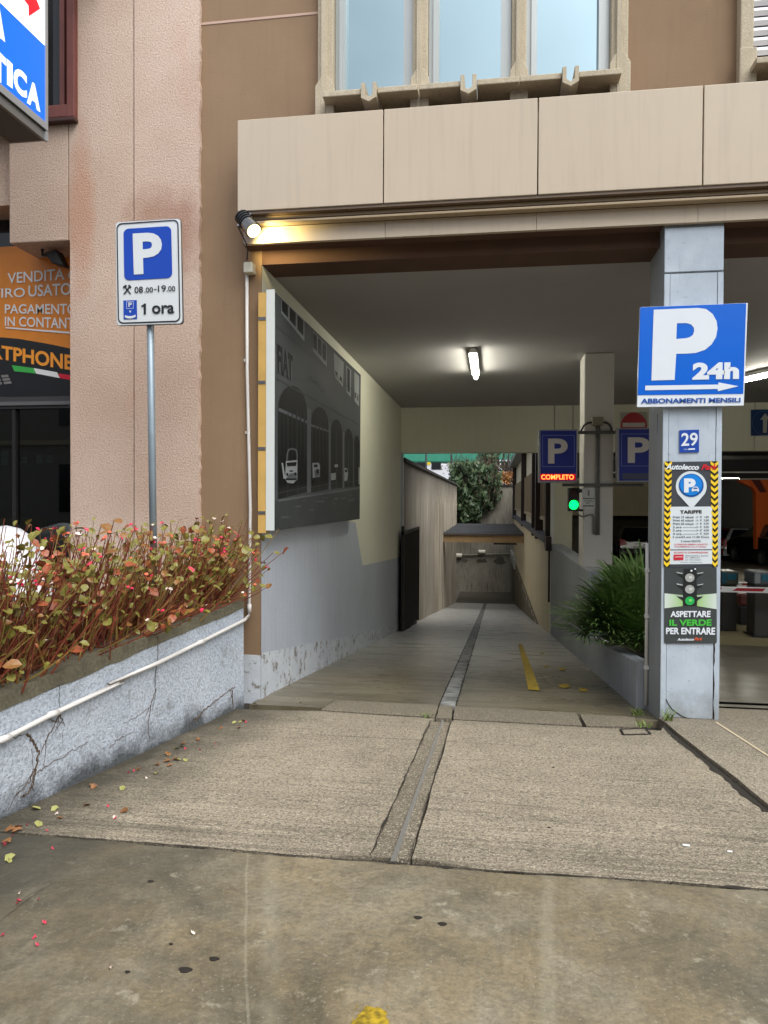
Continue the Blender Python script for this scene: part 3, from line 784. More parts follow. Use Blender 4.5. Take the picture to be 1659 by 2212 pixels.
text('VENDITA e', [(122, 112), (1200, 20), (1200, 205), (122, 285)], PS, m_wt, sgn, .005, zX, bold=.012)
text('RITIRO', [(-330, 372), (405, 345), (405, 500), (-330, 520)], PS, m_wt, sgn, .005, zX, bold=.012)
text('USATO', [(460, 312), (1150, 265), (1150, 465), (460, 495)], PS, m_wt, sgn, .005, zX, bold=.014)
text('PAGAMENTO', [(78, 618), (1240, 605), (1240, 780), (78, 768)], PS, m_wt, sgn, .005, zX, bold=.014)
text('IN CONTANTI', [(78, 815), (1230, 835), (1230, 1020), (78, 965)], PS, m_wt, sgn, .005, zX, bold=.014)
polys('underline', [[(88, 985), (1300, 1075), (1300, 1108), (88, 1005)]], PS, m_wt, sgn, .005, zX)
text('SMARTPHONE', [(-700, 1180), (1178, 1440), (1178, 1690), (-700, 1400)], PS, m_orl, sgn, .005, zX, bold=.03)
for q, c in (([(190, 1602), (545, 1650), (585, 1738), (232, 1700)], flat('sign_green', (62, 178, 78), .4)), ([(545, 1650), (925, 1718), (968, 1812), (585, 1738)], m_wt), ([(940, 1735), (1360, 1800), (1360, 1880), (975, 1815)], flat('sign_red', (214, 28, 58), .4))):
    polys('flag_stripe', [q], PS, c, sgn, .005, zX)
m_gp = flat('grey_print', (128, 122, 120), .5)
for q in ([(12, 1762), (128, 1752), (196, 1908), (76, 1922)], [(-120, 1772), (-14, 1764), (40, 1925), (-60, 1935)]):
    polys('printed_key', [[bil(q, 0, k / 3 + .02), bil(q, 1, k / 3 + .02), bil(q, 1, k / 3 + .27), bil(q, 0, k / 3 + .27)] for k in range(3)], PS, m_gp, sgn, .005, zX)
# shop front structure, part of the pink building
sf = MB().box(sx0, sx1, YSH - .02, YSH + .08, zs1 - .10, zs1 - .002).build('shopfront', flat('shop_frame', (66, 64, 66), .45), pk)
box('transom', sx0, sx1, YSH - .04, YSH - .02, zs1 - .075, zs1 - .045, flat('shop_frame_light', (104, 102, 104), .4), sf)
xm = hit(*zR(138, 600), PS).x
box('mullion', xm - .02, xm + .012, YSH - .01, YSH + .06, -.1, zs1 - .102, m_dark, sf)
box('mullion', sx1 - .03, sx1, YSH - .01, YSH + .06, -.1, zs1 - .102, m_dark, sf)
box('pane', sx0, xm - .022, YSH + .02, YSH + .026, -.1, zs1 - .102, m_pane, sf)
box('pane', xm + .014, sx1 - .032, YSH + .02, YSH + .026, -.1, zs1 - .102, m_pane, sf)
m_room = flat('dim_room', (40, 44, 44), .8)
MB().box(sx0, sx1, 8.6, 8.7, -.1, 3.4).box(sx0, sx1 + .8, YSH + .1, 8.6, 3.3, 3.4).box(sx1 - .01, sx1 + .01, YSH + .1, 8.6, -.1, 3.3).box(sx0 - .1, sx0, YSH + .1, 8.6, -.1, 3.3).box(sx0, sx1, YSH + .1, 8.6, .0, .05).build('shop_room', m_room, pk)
box('dark_fanlight', lx0 - 3, lx0, YSH + .02, YSH + .05, zs0 + .12, z2 + .3, flat('dark_window', (38, 42, 46), .06), pk)
# speaker-like spotlight below the pink lintel
lp = thing('spot_lamp', 'small black spot lamp under the pink lintel over the shop sign', 'lamp', (-3.3, YK + .1, zlb))
YL_ = YK + .12
q = [hit(*zK(*p), PY(YL_)) for p in ((285, 305), (365, 290), (412, 395), (330, 375))]
MB().prism(q, (0, .10, 0)).build('housing', m_dark, lp, bevel=.008)
a_ = hit(*zK(275, 275), PY(YL_ + .04)); MB().tube([(a_.x, YL_ + .04, zlb), (a_.x, YL_ + .04, a_.z - .06), (q[0].x + .05, YL_ + .04, q[0].z - .02)], .014, 6).build('bracket', m_dark, lp)
# items seen in the shop window
ch = thing('white_shell', 'white rounded shape guessed as a shell chair behind the left end of the planter', 'chair', (hit(40, 1250, PY(5.3)).x, 5.30, .35))  # white shape of unknown kind, modelled as a chair
prof = [(0, 1395), (60, 1388), (150, 1410), (230, 1465), (290, 1560), (345, 1700), (400, 1830), (440, 1950), (470, 2080), (480, 2200)]
b = MB(); rows = []
for k in range(9):
    yy = 5.10 + k * .06; sc_ = math.sqrt(max(0.02, 1 - ((k - 4) / 4.4) ** 2))
    row = []
    for zx, zy in [(-560, 2200), (-520, 1900), (-400, 1620), (-200, 1450)] + prof:
        p = hit(*zR(zx, zy), PY(5.34)); c0 = hit(*zR(-40, 2200), PY(5.34))
        row.append((c0.x + (p.x - c0.x) * (.55 + .45 * sc_), yy, c0.z + (p.z - c0.z) * (.5 + .5 * sc_)))
    rows.append(row)
n_ = len(rows[0])
for r_ in rows: b.v += r_
for k in range(8):
    for i in range(n_ - 1): b.f.append([k * n_ + i, k * n_ + i + 1, (k + 1) * n_ + i + 1, (k + 1) * n_ + i]); b.mi.append(0)
b.f.append(list(range(n_))); b.mi.append(0)
b.build('shell', flat('white_plastic', (236, 236, 238), .3), ch, smooth=True)
MB().tube([(ch.location.x - .1, 5.34, .0), (ch.location.x - .1, 5.34, .75)], .03, 8).build('leg', m_dark, ch)
bx = thing('cardboard_box', 'ochre box with a dark hand hole behind the shop glass', 'box', (hit(40, 1150, PY(6.0)).x, 6.0, .9))
q = [hit(*zR(*p), PY(5.95)) for p in ((-60, 1318), (275, 1318), (285, 1560), (-60, 1560))]
MB().prism(q, (0, .25, 0)).build('carton', M('ochre_board', (214, 160, 66), .6, emis=None), bx, bevel=.006)
polys('hand_hole', [[(118, 1352), (175, 1350), (178, 1420), (118, 1420)]], PY(5.95), m_dark, bx, .002, zR)
MB().box(q[0].x - .2, q[1].x + .1, 5.9, 6.3, .05, q[2].z - .002).build('counter', m_room, None)
bpy.data.objects['counter']['kind'] = 'thing'
tag(bpy.data.objects['counter'], 'dark shop counter under the ochre box behind the glass', 'counter')
m_paper = flat('paper', (170, 176, 176), .7)
for i, q in enumerate(([(10, 700), (78, 700), (76, 830), (10, 830)], [(195, 755), (252, 755), (252, 812), (195, 812)], [(338, 735), (395, 735), (392, 815), (335, 815)], [(428, 735), (490, 735), (488, 810), (425, 810)])):
    o = plate('notice', q, PY(YSH + .04), m_paper, None, .001, Z=zR)
    tag(o, ['pale notice stuck to the shop glass, left of the mullion', 'pale notice stuck to the shop glass, first right of the mullion', 'pale notice on the shop glass, middle of the right pane', 'pale notice on the shop glass, nearest the pink pier'][i], 'notice', 'notices on the shop glass')

# ================================================================== light box sign at upper left
lb = thing('lightbox_sign', 'blue and white projecting light box sign with red mark, upper left corner', 'sign', (-2.9, 4.4, 4))
PLB = PX(-2.9)
m_lw = M('lightbox_white', (240, 242, 245), .3, var=0, emis=(245, 248, 255), es=.5)
m_lbz = M('lightbox_blue', (0, 96, 226), .3, var=.02, vs=2, emis=(0, 100, 255), es=.55)
m_lr = M('lightbox_red', (226, 16, 40), .3, var=0, emis=(230, 10, 40), es=.35)
m_lg = flat('lightbox_case', (128, 128, 126), .4, metal=.3)
yb_ = hit(*zJ(668, 900), PLB).y; zb_ = hit(*zJ(640, 1750), PLB).z
box('case', -3.17, -2.902, 2.2, yb_, zb_ - .115, 6.6, m_lg, lb)
box('case_underside', -3.15, -2.925, 2.2, yb_ - .02, zb_ - .118, zb_ - .1155, flat('case_grey', (74, 74, 73), .6), lb)
yi = hit(*zJ(640, 900), PLB).y
fc = MB().face([(-2.9, 2.2, 6.55), (-2.9, 2.2, zb_ - .0), (-2.9, yi, zb_ - .0), (-2.9, yi, 6.55)]).build('face', m_lw, lb)
t1, t2 = hit(*zJ(0, 40), PLB), hit(*zJ(650, 668), PLB)
d_ = (t1 - t2); t0_ = t2 + d_ * ((2.2 - t2.y) / d_.y)
MB().face([(-2.898, 2.2, t0_.z), (-2.898, 2.2, zb_), (-2.898, yi, zb_), (-2.898, t2.y, t2.z)]).build('blue_field', m_lbz, lb)
polys('red_mark', [[(350, 0), (410, 80), (415, 235), (580, 125), (530, 0), (480, -160), (250, -190)]], PLB, m_lr, lb, .002, zJ)
polys('lettering', [[(0, 170), (0, 545), (66, 595), (66, 560)], ], PLB, m_lw, lb, .005, zJ)
for chs, q in (('T', [(-120, 630), (92, 850), (92, 1290), (-120, 1030)]), ('I', [(102, 845), (182, 925), (182, 1278), (102, 1215)]), ('C', [(195, 930), (388, 1075), (388, 1440), (195, 1290)]), ('A', [(388, 1120), (582, 1270), (582, 1618), (388, 1480)])):
    if chs == 'I':
        polys('lettering', [q], PLB, m_lw, lb, .006, zJ)
    else:
        text(chs, q, PLB, m_lw, lb, .006, zJ, bold=.05)
text('A', [(-220, -300), (75, -60), (75, 610), (-220, 330)], PLB, m_lw, lb, .006, zJ, bold=.05)
box('edge_trim', -2.902, -2.89, yi, yb_ + .003, zb_ - .12, 6.6, flat('case_edge', (160, 162, 162), .4), lb)
box('edge_trim', -2.902, -2.892, 2.2, yi, zb_ - .05, zb_ - .002, flat('case_edge', (160, 162, 162), .4), lb)
box('edge_trim', -2.905, -2.89, 2.2, yb_, zb_ - .058, zb_ - .051, m_dark, lb)
box('wall_arm', -3.08, -2.99, yb_, YK + .1, 5.6, 5.7, m_dark, lb)

# ================================================================== planter with its pipe
pl = thing('planter', 'grey blue roughcast planter wall with cracked face and mossy top', 'planter', (-2.0, 4.1, 0))
pA = hit(527, 1524, APR); pB = hit(0, 1770, APR)
dirp = (pB - pA).normalized()
tA = hit(526, 1297, PL(pA, Vector((-dirp.y, dirp.x, 0))))
tB = hit(0, 1500, PL(pA, Vector((-dirp.y, dirp.x, 0))))
nP = Vector((-dirp.y, dirp.x, 0)).normalized()
if nP.x < 0: nP = -nP
PPL = PL(pA, nP)
ext = lambda a, c, s: a + (c - a) * s
pB2 = ext(pA, pB, 1.6); tB2 = ext(tA, tB, 1.6)
print('planter', pA, pB, tA, tB)
ch_ = .075
c1 = Vector((tA.x, tA.y, tA.z - .055)); c2 = Vector((tB2.x, tB2.y, tB2.z - .085))
MB().prism([(pA.x, pA.y, -.15), c1, c2, (pB2.x, pB2.y, gA(pB2.y) - .1)], -nP * .22).build('wall', m_planter, pl)
def cop():
    b = MB(); n = 40
    top = []; bot = []
    for i in range(n + 1):
        f = i / n
        top.append(tA.lerp(tB2, f) + Vector((0, 0, RND.uniform(-.006, .004)))); bot.append(c1.lerp(c2, f) + nP * .004 + Vector((0, 0, RND.uniform(-.006, .006))))
    for i in range(n):
        w = -nP * .24
        b.add([bot[i], bot[i + 1], top[i + 1], top[i], top[i] + w, top[i + 1] + w], [(0, 1, 2, 3), (3, 2, 5, 4)])
    return b.build('coping', m_cope, pl)
cop()
MB().face([tA - nP * .15 + Vector((0, .1, -.03)), tB2 - nP * .15 - Vector((0, 0, .03)), (-6, tB2.y, tB2.z - .03), (-6, YK, tA.z - .03), (tA.x - .15, YK, tA.z - .03)]).build('soil', m_soil, pl)
def crackline(pts, Z, r, name='crack', parent=pl, plane=PPL, mat=None, taper=.5):
    P = [hit(*Z(*p), plane, 0.001) for p in pts]
    out = []
    for i in range(len(P) - 1):
        for k in range(7): out.append(P[i].lerp(P[i + 1], k / 7) + Vector((0, RND.uniform(-.007, .007), RND.uniform(-.007, .007))))
    out.append(P[-1])
    MB().tube(out, r * .55, 4, r1=r * taper * .5).build(name, mat or m_joint, parent)
    if r > .0055:
        for q_ in range(3):
            j_ = RND.randrange(1, len(out) - 1); a_ = out[j_]; L_ = [a_]
            dd_ = Vector((0, RND.uniform(-1, 1), RND.uniform(-1, .4))).normalized()
            for w_ in range(5): L_.append(L_[-1] + dd_ * .022 + Vector((0, RND.uniform(-.009, .009), RND.uniform(-.009, .009))))
            MB().tube(L_, r * .3, 3, r1=.0008).build(name, mat or m_joint, parent)
m_vine = M('dead_vine', (92, 76, 62), .95, var=.3, vs=30)
crackline([(900, 905), (902, 1000), (888, 1150), (885, 1260), (870, 1330)], zN, .005)
crackline([(340, 1150), (338, 1220), (345, 1330)], zN, .004)
crackline([(1236, 765), (1240, 840)], zN, .003)
crackline([(690, 30), (668, 90), (655, 180), (660, 260)], zU, .006, mat=m_vine)
crackline([(660, 110), (600, 150), (545, 185)], zU, .004, mat=m_vine)
crackline([(120, 228), (150, 262), (170, 300), (158, 380), (150, 440), (120, 490), (90, 510)], zU, .012, mat=m_vine)
crackline([(262, 140), (240, 190), (205, 250), (180, 310)], zU, .008, mat=m_vine)
crackline([(264, 142), (285, 190)], zU, .006, mat=m_vine); crackline([(262, 142), (248, 200)], zU, .006, mat=m_vine)
crackline([(165, 400), (200, 370), (290, 320), (390, 260)], zU, .005, mat=m_vine)
crackline([(480, 290), (520, 250), (590, 220)], zU, .005, mat=m_vine)
crackline([(860, 170), (900, 120), (960, 75), (1010, 35), (1040, 20)], zU, .010, mat=m_vine)
crackline([(1025, 35), (1030, 110)], zU, .012, mat=m_vine)
crackline([(0, 270), (60, 245), (120, 230)], zU, .005, mat=m_vine)
crackline([(150, 380), (130, 440), (70, 500)], zU, .007, mat=m_vine)

cdt = thing('conduit', 'white electric conduit running along the planter and up the brown wall', 'conduit', (-1.85, 5.3, .7))
m_pipe = flat('white_conduit', (226, 222, 216), .4)
ptsp = [hit(*zU(*p), PPL, .02) for p in ((-220, 358), (0, 257), (230, 140), (540, -5))] + [hit(*zN(*p), PPL, .02) for p in ((620, 1185), (900, 1060), (1150, 938), (1395, 815))]
p_bend = hit(*zN(1424, 790), PY(YW - .03)); p_up = hit(*zN(1424, 740), PY(YW - .03))
ptop = hit(*zQ(240, 1120), PY(YW - .03))
MB().tube(ptsp + [p_bend, p_up, hit(541, 1100, PY(YW - .03)), hit(534, 800, PY(YW - .03)), ptop], .0125, 8).build('pipe', m_pipe, cdt, smooth=True)
for zf, q in ((zU, (235, 137)), (zN, (1150, 938)), (zU, (20, 247))):
    i_ = hit(*zf(*q), PPL, .02)
    MB().tube([i_ - dirp * .03, i_ + dirp * .03], .0165, 8).build('coupling', m_pipe, cdt, smooth=True)
for q in ((1426, 745), ): i_ = hit(*zN(*q), PY(YW - .03)); MB().tube([i_ - Vector((0, 0, .03)), i_ + Vector((0, 0, .03))], .0165, 8).build('coupling', m_pipe, cdt, smooth=True)
for q in ((530, 778), (533, 934)): i_ = hit(*q, PY(YW - .02)); box('clip', i_.x - .012, i_.x + .01, YW - .02, YW - .001, i_.z - .01, i_.z + .01, m_pipe, cdt)
q = [hit(*zQ(*p), PY(YW - .09)) for p in ((178, 900), (325, 935), (325, 1085), (178, 1050))]
jz0, jz1 = q[2].z, q[0].z
box('junction_box', q[0].x, q[1].x, YW - .085, YW - .002, jz0, jz1 - .01, flat('ivory_box', (222, 218, 196), .4), cdt, bevel=.006)
# flood lamp under the fascia
fl = thing('flood_lamp', 'small chrome flood lamp glowing under the left end of the fascia', 'lamp', tuple(hit(*zQ(300, 400), PY(YF + .0))))
m_chr = flat('chrome_case', (150, 150, 150), .18, metal=.9); m_fbk = flat('black_ribs', (62, 63, 64), .3, metal=.6)
c0 = hit(*zQ(195, 235), PY(YS - .10)); c1_ = hit(*zQ(350, 420), PY(YS - .14))
ax = (c1_ - c0).normalized()
MB().tube([c0 - ax * .04, c0 + ax * .0], .036, 14, r1=.05).build('back_shell', m_fbk, fl, bevel=.008)
for k in range(4):
    MB().tube([c0 + ax * (-.035 + .022 * k), c0 + ax * (-.027 + .022 * k)], .056, 14).build('cooling_fin', m_fbk, fl)
MB().tube([c0 + ax * .045, c1_], .05, 16, r1=.062).build('housing', m_chr, fl, smooth=False)
lens = flat('lit_lens', (255, 240, 190), .2, emis=(255, 226, 150), es=9, var=0)
MB().tube([c1_ + ax * .001, c1_ + ax * .008], .048, 18).build('lens', lens, fl)
for sgn_ in (-1, 1):
    sd_ = ax.cross(Vector((0, 1, 0))).normalized() * (.060 * sgn_)
    MB().tube([c0 + sd_, c0 + sd_ + Vector((0, .06, .0)), (c0.x, YS - .002, c0.z)], .008, 5).build('bracket', m_chr, fl)
MB().tube([c0 - ax * .05, c0 - ax * .05 + Vector((-.02, 0, -.08)), hit(*zQ(235, 640), PY(YS - .03)), hit(*zQ(255, 740), PY(YW - .04)), hit(*zQ(240, 900), PY(YW - .04))], .005, 5).build('cable', m_dark, fl)
ll = bpy.data.lights.new('flood_light', 'SPOT'); ll.energy = 15; ll.color = (1, .80, .36); ll.spot_size = rad(110); ll.spot_blend = .6; ll.shadow_soft_size = .04
lo = bpy.data.objects.new('flood_light', ll); COL.objects.link(lo); lo.location = c1_ + ax * .03
_aim = hit(*zQ(640, 545), PY(YS)) - lo.location
lo.rotation_euler = (-_aim).to_track_quat('Z', 'Y').to_euler()

# ================================================================== road sign on its pole
YRS = 4.55
rs = thing('parking_sign', 'white framed blue P parking sign for one hour on a grey pole', 'road sign', (hit(328, 900, PY(YRS)).x, YRS + .03, .55))
PR = PY(YRS)
m_sw = flat('sign_white', (222, 226, 226), .35); m_sb = flat('sign_blue', (24, 72, 178), .35, var=.05); m_sk = flat('sign_black', (30, 32, 36), .4)
QS = [(225, 300), (1325, 235), (1360, 2020), (245, 2055)]
plate('panel', rrect(QS, .05, .03), PR, m_sw, rs, .006, Z=zA)
plate('panel_rim', rrect([(223, 300), (1330, 230), (1370, 2028), (243, 2062)], .05, .03), PR, flat('galvanised_rim', (96, 98, 104), .45, metal=.4), rs, .02, -.008, zA)
o1 = rrect([(238, 318), (1296, 248), (1330, 1995), (264, 2030)], .085, .055, 8); i1 = rrect([(258, 338), (1276, 268), (1310, 1972), (284, 2008)], .075, .045, 8)
polys('border', ringpolys(o1, i1), PR, m_sk, rs, .003, zA)
polys('blue_field', [rrect([(358, 412), (1172, 360), (1192, 1245), (372, 1290)], .11, .10, 8)], PR, m_sb, rs, .003, zA)
text('P', [(515, 490), (1010, 462), (1026, 1160), (536, 1190)], PR, m_sw, rs, .006, zA, bold=.035)
for a_, c_ in (((385, 1400), (480, 1520)), ((470, 1390), (365, 1525))):
    dx_, dy_ = 12, 10
    polys('hammer_mark', [[(a_[0] - 14, a_[1]), (a_[0] + 14, a_[1]), (c_[0] + 14, c_[1]), (c_[0] - 14, c_[1])]], PR, m_sk, rs, .005, zA)
polys('hammer_mark', [[(345, 1402), (395, 1362), (420, 1376), (405, 1400), (355, 1425)], [(430, 1376), (460, 1360), (495, 1405), (490, 1425), (465, 1408)]], PR, m_sk, rs, .006, zA)
text('08', [(545, 1398), (690, 1390), (692, 1498), (548, 1505)], PR, m_sk, rs, .005, zA, bold=.012)
text('.00', [(712, 1408), (862, 1400), (864, 1490), (714, 1497)], PR, m_sk, rs, .005, zA, bold=.012)
polys('lettering', [[(880, 1436), (926, 1434), (926, 1448), (880, 1450)]], PR, m_sk, rs, .005, zA)
text('19', [(945, 1375), (1082, 1368), (1084, 1478), (948, 1486)], PR, m_sk, rs, .005, zA, bold=.012)
text('.00', [(1096, 1388), (1240, 1382), (1242, 1472), (1098, 1478)], PR, m_sk, rs, .005, zA, bold=.012)
polys('disc_field', [[(356, 1632), (586, 1624), (592, 1945), (362, 1955)]], PR, m_sb, rs, .003, zA)
o2 = [(408, 1650), (528, 1646), (530, 1768), (412, 1772)]; i2 = [(414, 1656), (522, 1652), (524, 1762), (418, 1766)]
polys('disc_frame', ringpolys(o2, i2), PR, m_sw, rs, .005, zA)
text('P', [(442, 1666), (500, 1664), (502, 1738), (445, 1742)], PR, m_sw, rs, .006, zA, bold=.03)
polys('disc_pointer', [[(455, 1805), (492, 1803), (474, 1848)]], PR, m_sw, rs, .005, zA)
polys('disc_pointer', [[(384, 1882), (430, 1896), (475, 1898), (520, 1892), (562, 1872), (568, 1908), (520, 1932), (475, 1938), (430, 1936), (384, 1920)]], PR, m_sw, rs, .005, zA)
polys('lettering', [[(662, 1738), (662, 1716), (690, 1706), (712, 1682), (742, 1680), (742, 1866), (704, 1868), (704, 1736)]], PR, m_sk, rs, .005, zA)
text('ora', [(842, 1715), (1224, 1705), (1226, 1850), (848, 1862)], PR, m_sk, rs, .005, zA, bold=.022)
m_pole = flat('galvanised_pole', (146, 160, 168), .45, metal=.35, var=.08, vs=8)
tp = hit(325, 480, PY(YRS + .05)); bt = hit(334, 1300, PY(YRS + .05))
MB().tube([(tp.x - .01, YRS + .05, tp.z), (bt.x, YRS + .05, .5)], .0235, 14).build('pole', m_pole, rs, smooth=True)
for zz_ in (540, 660):
    z_ = hit(325, zz_, PY(YRS)).z
    box('clamp', rs.location.x - .07, rs.location.x + .07, YRS + .02, YRS + .03, z_ - .02, z_ + .02, m_pole, rs)

# ================================================================== mural photograph
XM = XL + .13
PM = PX(XM)
mu = thing('mural_photo', 'large black and white mural photograph of an arcade garage on the passage wall', 'mural', (XM, 7, 2))
m_mu = M('mural_grey', (74, 77, 78), .6, spec=.12, var=.12, vs=1.0); m_mk = M('mural_dark', (13, 14, 14), .6, spec=.12, var=.2, vs=3)
m_mg = M('mural_mid', (58, 61, 61), .6, spec=.12, var=.25, vs=4); m_ml = M('mural_light', (150, 154, 154), .6, spec=.12, var=.1)
m_mlo = M('mural_soft', (92, 96, 97), .6, spec=.12, var=.1)
plate('panel', [(345, 345), (900, 880), (893, 1815), (350, 1888)], PM, m_mu, mu, .05, Z=zI)
y0m = hit(*zI(345, 1000), PM).y
zt_, zb_m = hit(*zI(345, 345), PM).z, hit(*zI(350, 1888), PM).z
box('front_edge', XM - .066, XM - .002, y0m - .012, y0m - .002, zb_m, zt_ + .02, flat('panel_edge', (216, 220, 216), .5), mu)
box('batten', XL + .002, XM - .068, y0m - .01, y0m + .08, zb_m - .02, zt_ - .0, M('yellow_timber', (206, 166, 92), .6, var=.12, vs=6), mu)
for zz_ in (460, 893, 1343, 1778):
    z_ = hit(*zI(280, zz_), PM).z
    box('bracket', XL + .004, XM - .07, y0m - .014, y0m - .011, z_ - .012, z_ + .012, flat('steel_bracket', (120, 120, 124), .4, metal=.6), mu)
polys('printed_street', [[(350, 1700), (893, 1625), (893, 1815), (350, 1888)]], PM, m_mg, mu, .002, zI)
each('printed_window', [[(385, 385), (535, 530), (535, 665), (385, 480)], [(590, 598), (680, 690), (680, 830), (590, 725)], [(725, 735), (790, 800), (785, 960), (730, 890)], [(805, 818), (838, 850), (835, 1025), (808, 990)], [(858, 860), (890, 890), (888, 1085), (860, 1050)]], PM, m_ml, mu, .002, zI)
wp = []
for q in ([(385, 385), (535, 530), (535, 665), (385, 480)], [(590, 598), (680, 690), (680, 830), (590, 725)]):
    for k in range(3): wp.append([bil(q, k / 3 + .03, .04), bil(q, k / 3 + .29, .04), bil(q, k / 3 + .29, .80), bil(q, k / 3 + .03, .80)])
for q in ([(725, 735), (790, 800), (785, 960), (730, 890)], [(858, 860), (890, 890), (888, 1085), (860, 1050)]):
    for k in range(2): wp.append([bil(q, k / 2 + .12, .70), bil(q, k / 2 + .36, .70), bil(q, k / 2 + .36, .86), bil(q, k / 2 + .12, .86)])
wp.append([(812, 832), (830, 850), (828, 1000), (814, 985)])
each('printed_pane', wp, PM, m_mk, mu, .004, zI)
text('FIAT', [(360, 676), (462, 758), (460, 922), (364, 868)], PM, m_mk, mu, .004, zI, bold=.04)
text('FIAT', [(366, 676), (468, 758), (466, 922), (370, 868)], PM, m_mlo, mu, .003, zI, bold=.04)
arch = [(365, 552, 940, 1100, 1685, 1640), (578, 692, 1078, 1190, 1645, 1622), (706, 782, 1158, 1250, 1622, 1612), (794, 849, 1218, 1300, 1612, 1606), (858, 893, 1262, 1330, 1606, 1600)]
ap = []
for x0, x1, ya_, ys_, b0, b1 in arch:
    pts = [(x0, b0), (x0, ys_)]
    for k in range(1, 10):
        a_ = pi - pi * k / 10
        pts.append((.5 * (x0 + x1) + .5 * (x1 - x0) * cos(a_), ys_ + 22 * (k / 10) - (ys_ - ya_) * sin(a_)))
    pts += [(x1, ys_ + 22), (x1, b1)]
    ap.append(pts)
each('printed_arch', ap, PM, m_mk, mu, .003, zI)
polys('printed_bar', [[(368, 1092), (552, 1178), (552, 1196), (368, 1116)], [(578, 1200), (692, 1240), (692, 1252), (578, 1216)], [(366, 1690), (893, 1608), (893, 1616), (366, 1704)], [(552, 1090), (578, 1110), (578, 1640), (552, 1645)], [(692, 1180), (706, 1190), (706, 1622), (692, 1624)], [(782, 1250), (794, 1256), (794, 1612), (782, 1613)]], PM, m_mlo, mu, .004, zI)
carp = [[(415, 1440), (490, 1432), (488, 1560), (462, 1585), (425, 1580), (410, 1555)], [(386, 1450), (396, 1452), (412, 1550), (400, 1555)], [(586, 1452), (628, 1450), (636, 1470), (634, 1540), (600, 1545), (590, 1570)], [(793, 1484), (812, 1486), (818, 1520), (812, 1566), (794, 1568)], [(886, 1480), (893, 1480), (893, 1590), (886, 1590)], [(706, 1520), (738, 1515), (738, 1560), (708, 1564)], [(730, 1462), (752, 1460), (752, 1478), (730, 1480)]]
each('printed_car', carp, PM, m_ml, mu, .005, zI)
ro = [(418, 1440), (418, 1400), (428, 1362), (455, 1354), (484, 1362), (492, 1400), (490, 1436)]; ri = [(425, 1436), (426, 1402), (434, 1372), (455, 1364), (478, 1372), (484, 1402), (483, 1432)]
polys('printed_car', [[ro[i], ro[i + 1], ri[i + 1], ri[i]] for i in range(6)], PM, m_mlo, mu, .005, zI)
polys('printed_car', [[(415, 1552), (486, 1552), (484, 1562), (416, 1562)], [(438, 1500), (462, 1500), (460, 1508), (440, 1508)], [(612, 1490), (628, 1492), (628, 1520), (612, 1520)]], PM, m_mk, mu, .007, zI)
# drapes, door frames, cornice, road reflections and car fittings of the printed scene
fold = []
for (x0, x1, ya_, ys_, b0, b1), nf in zip(arch, (7, 5, 4, 3, 2)):
    for k in range(nf):
        u0 = x0 + (x1 - x0) * (k + .22) / nf; u1 = u0 + (x1 - x0) * .30 / nf
        fold.append([(u0, ys_ + 24), (u1, ys_ + 26), (u1 + 4, ys_ + (b0 - ys_) * RND.uniform(.35, .6)), (u0 + 3, ys_ + (b0 - ys_) * .62)])
m_fold = M('mural_fold', (34, 36, 36), .6, spec=.12, var=.3, vs=6)
each('printed_drape', fold, PM, m_fold, mu, .0042, zI)
fr_ = []
for (x0, x1, ya_, ys_, b0, b1), nf in zip(arch, (3, 2, 2, 2, 1)):
    for k in range(1, nf):
        x = x0 + (x1 - x0) * k / nf; fr_.append([(x - 1.5, ys_), (x + 1.5, ys_), (x + 1.5, b0 - 8), (x - 1.5, b0 - 8)])
    fr_.append([(x0, b0 - 40), (x1, b1 - 36), (x1, b1 - 32), (x0, b0 - 35)])
each('printed_door_frame', fr_, PM, m_mg, mu, .0045, zI)
each('printed_cornice', [[(352, 900), (895, 1205), (895, 1212), (352, 910)], [(352, 560), (895, 1020), (895, 1024), (352, 566)]], PM, m_mg, mu, .0035, zI)
rf_ = []
for k in range(16):
    x = RND.uniform(370, 860); y = 1700 - (x - 350) * .13 + RND.uniform(12, 150) * (1 - (x - 350) / 900); w = RND.uniform(12, 60)
    rf_.append([(x, y), (x + w, y - w * .1), (x + w * .9, y + RND.uniform(3, 9)), (x + 4, y + RND.uniform(4, 10))])
each('printed_reflection', rf_, PM, M('mural_wet', (84, 88, 90), .6, spec=.12, var=.3, vs=9), mu, .0035, zI)
each('printed_car_detail', [[(420, 1450), (484, 1445), (482, 1470), (424, 1474)], [(418, 1518), (430, 1516), (430, 1534), (418, 1534)], [(470, 1514), (482, 1512), (482, 1530), (470, 1532)], [(414, 1576), (424, 1580), (426, 1606), (416, 1600)], [(474, 1572), (486, 1562), (484, 1592), (474, 1600)], [(596, 1462), (618, 1460), (622, 1478), (598, 1480)], [(590, 1548), (604, 1545), (602, 1600), (592, 1604)], [(797, 1492), (810, 1494), (814, 1512), (797, 1512)], [(674, 1530), (684, 1528), (684, 1570), (674, 1572)], [(762, 1545), (770, 1545), (770, 1590), (762, 1590)]], PM, m_mk, mu, .0075, zI)
each('printed_car_shade', [[(440, 1520), (486, 1515), (486, 1552), (416, 1552)], [(600, 1500), (632, 1496), (633, 1535), (602, 1542)]], PM, m_mlo, mu, .0058, zI)
sc_l = []
for k in range(26):
    u_ = k / 26
    x_ = 565 + 190 * u_; y_ = 880 + 280 * u_ * .78 + RND.uniform(-14, 14)
    sc_l.append([(x_, y_), (x_ + RND.uniform(3, 9), y_ + RND.uniform(0, 4)), (x_ + RND.uniform(2, 8), y_ + RND.uniform(6, 20)), (x_ - 1, y_ + RND.uniform(4, 16))])
polys('printed_lettering', sc_l[:14], PM, m_mg, mu, .004, zI)

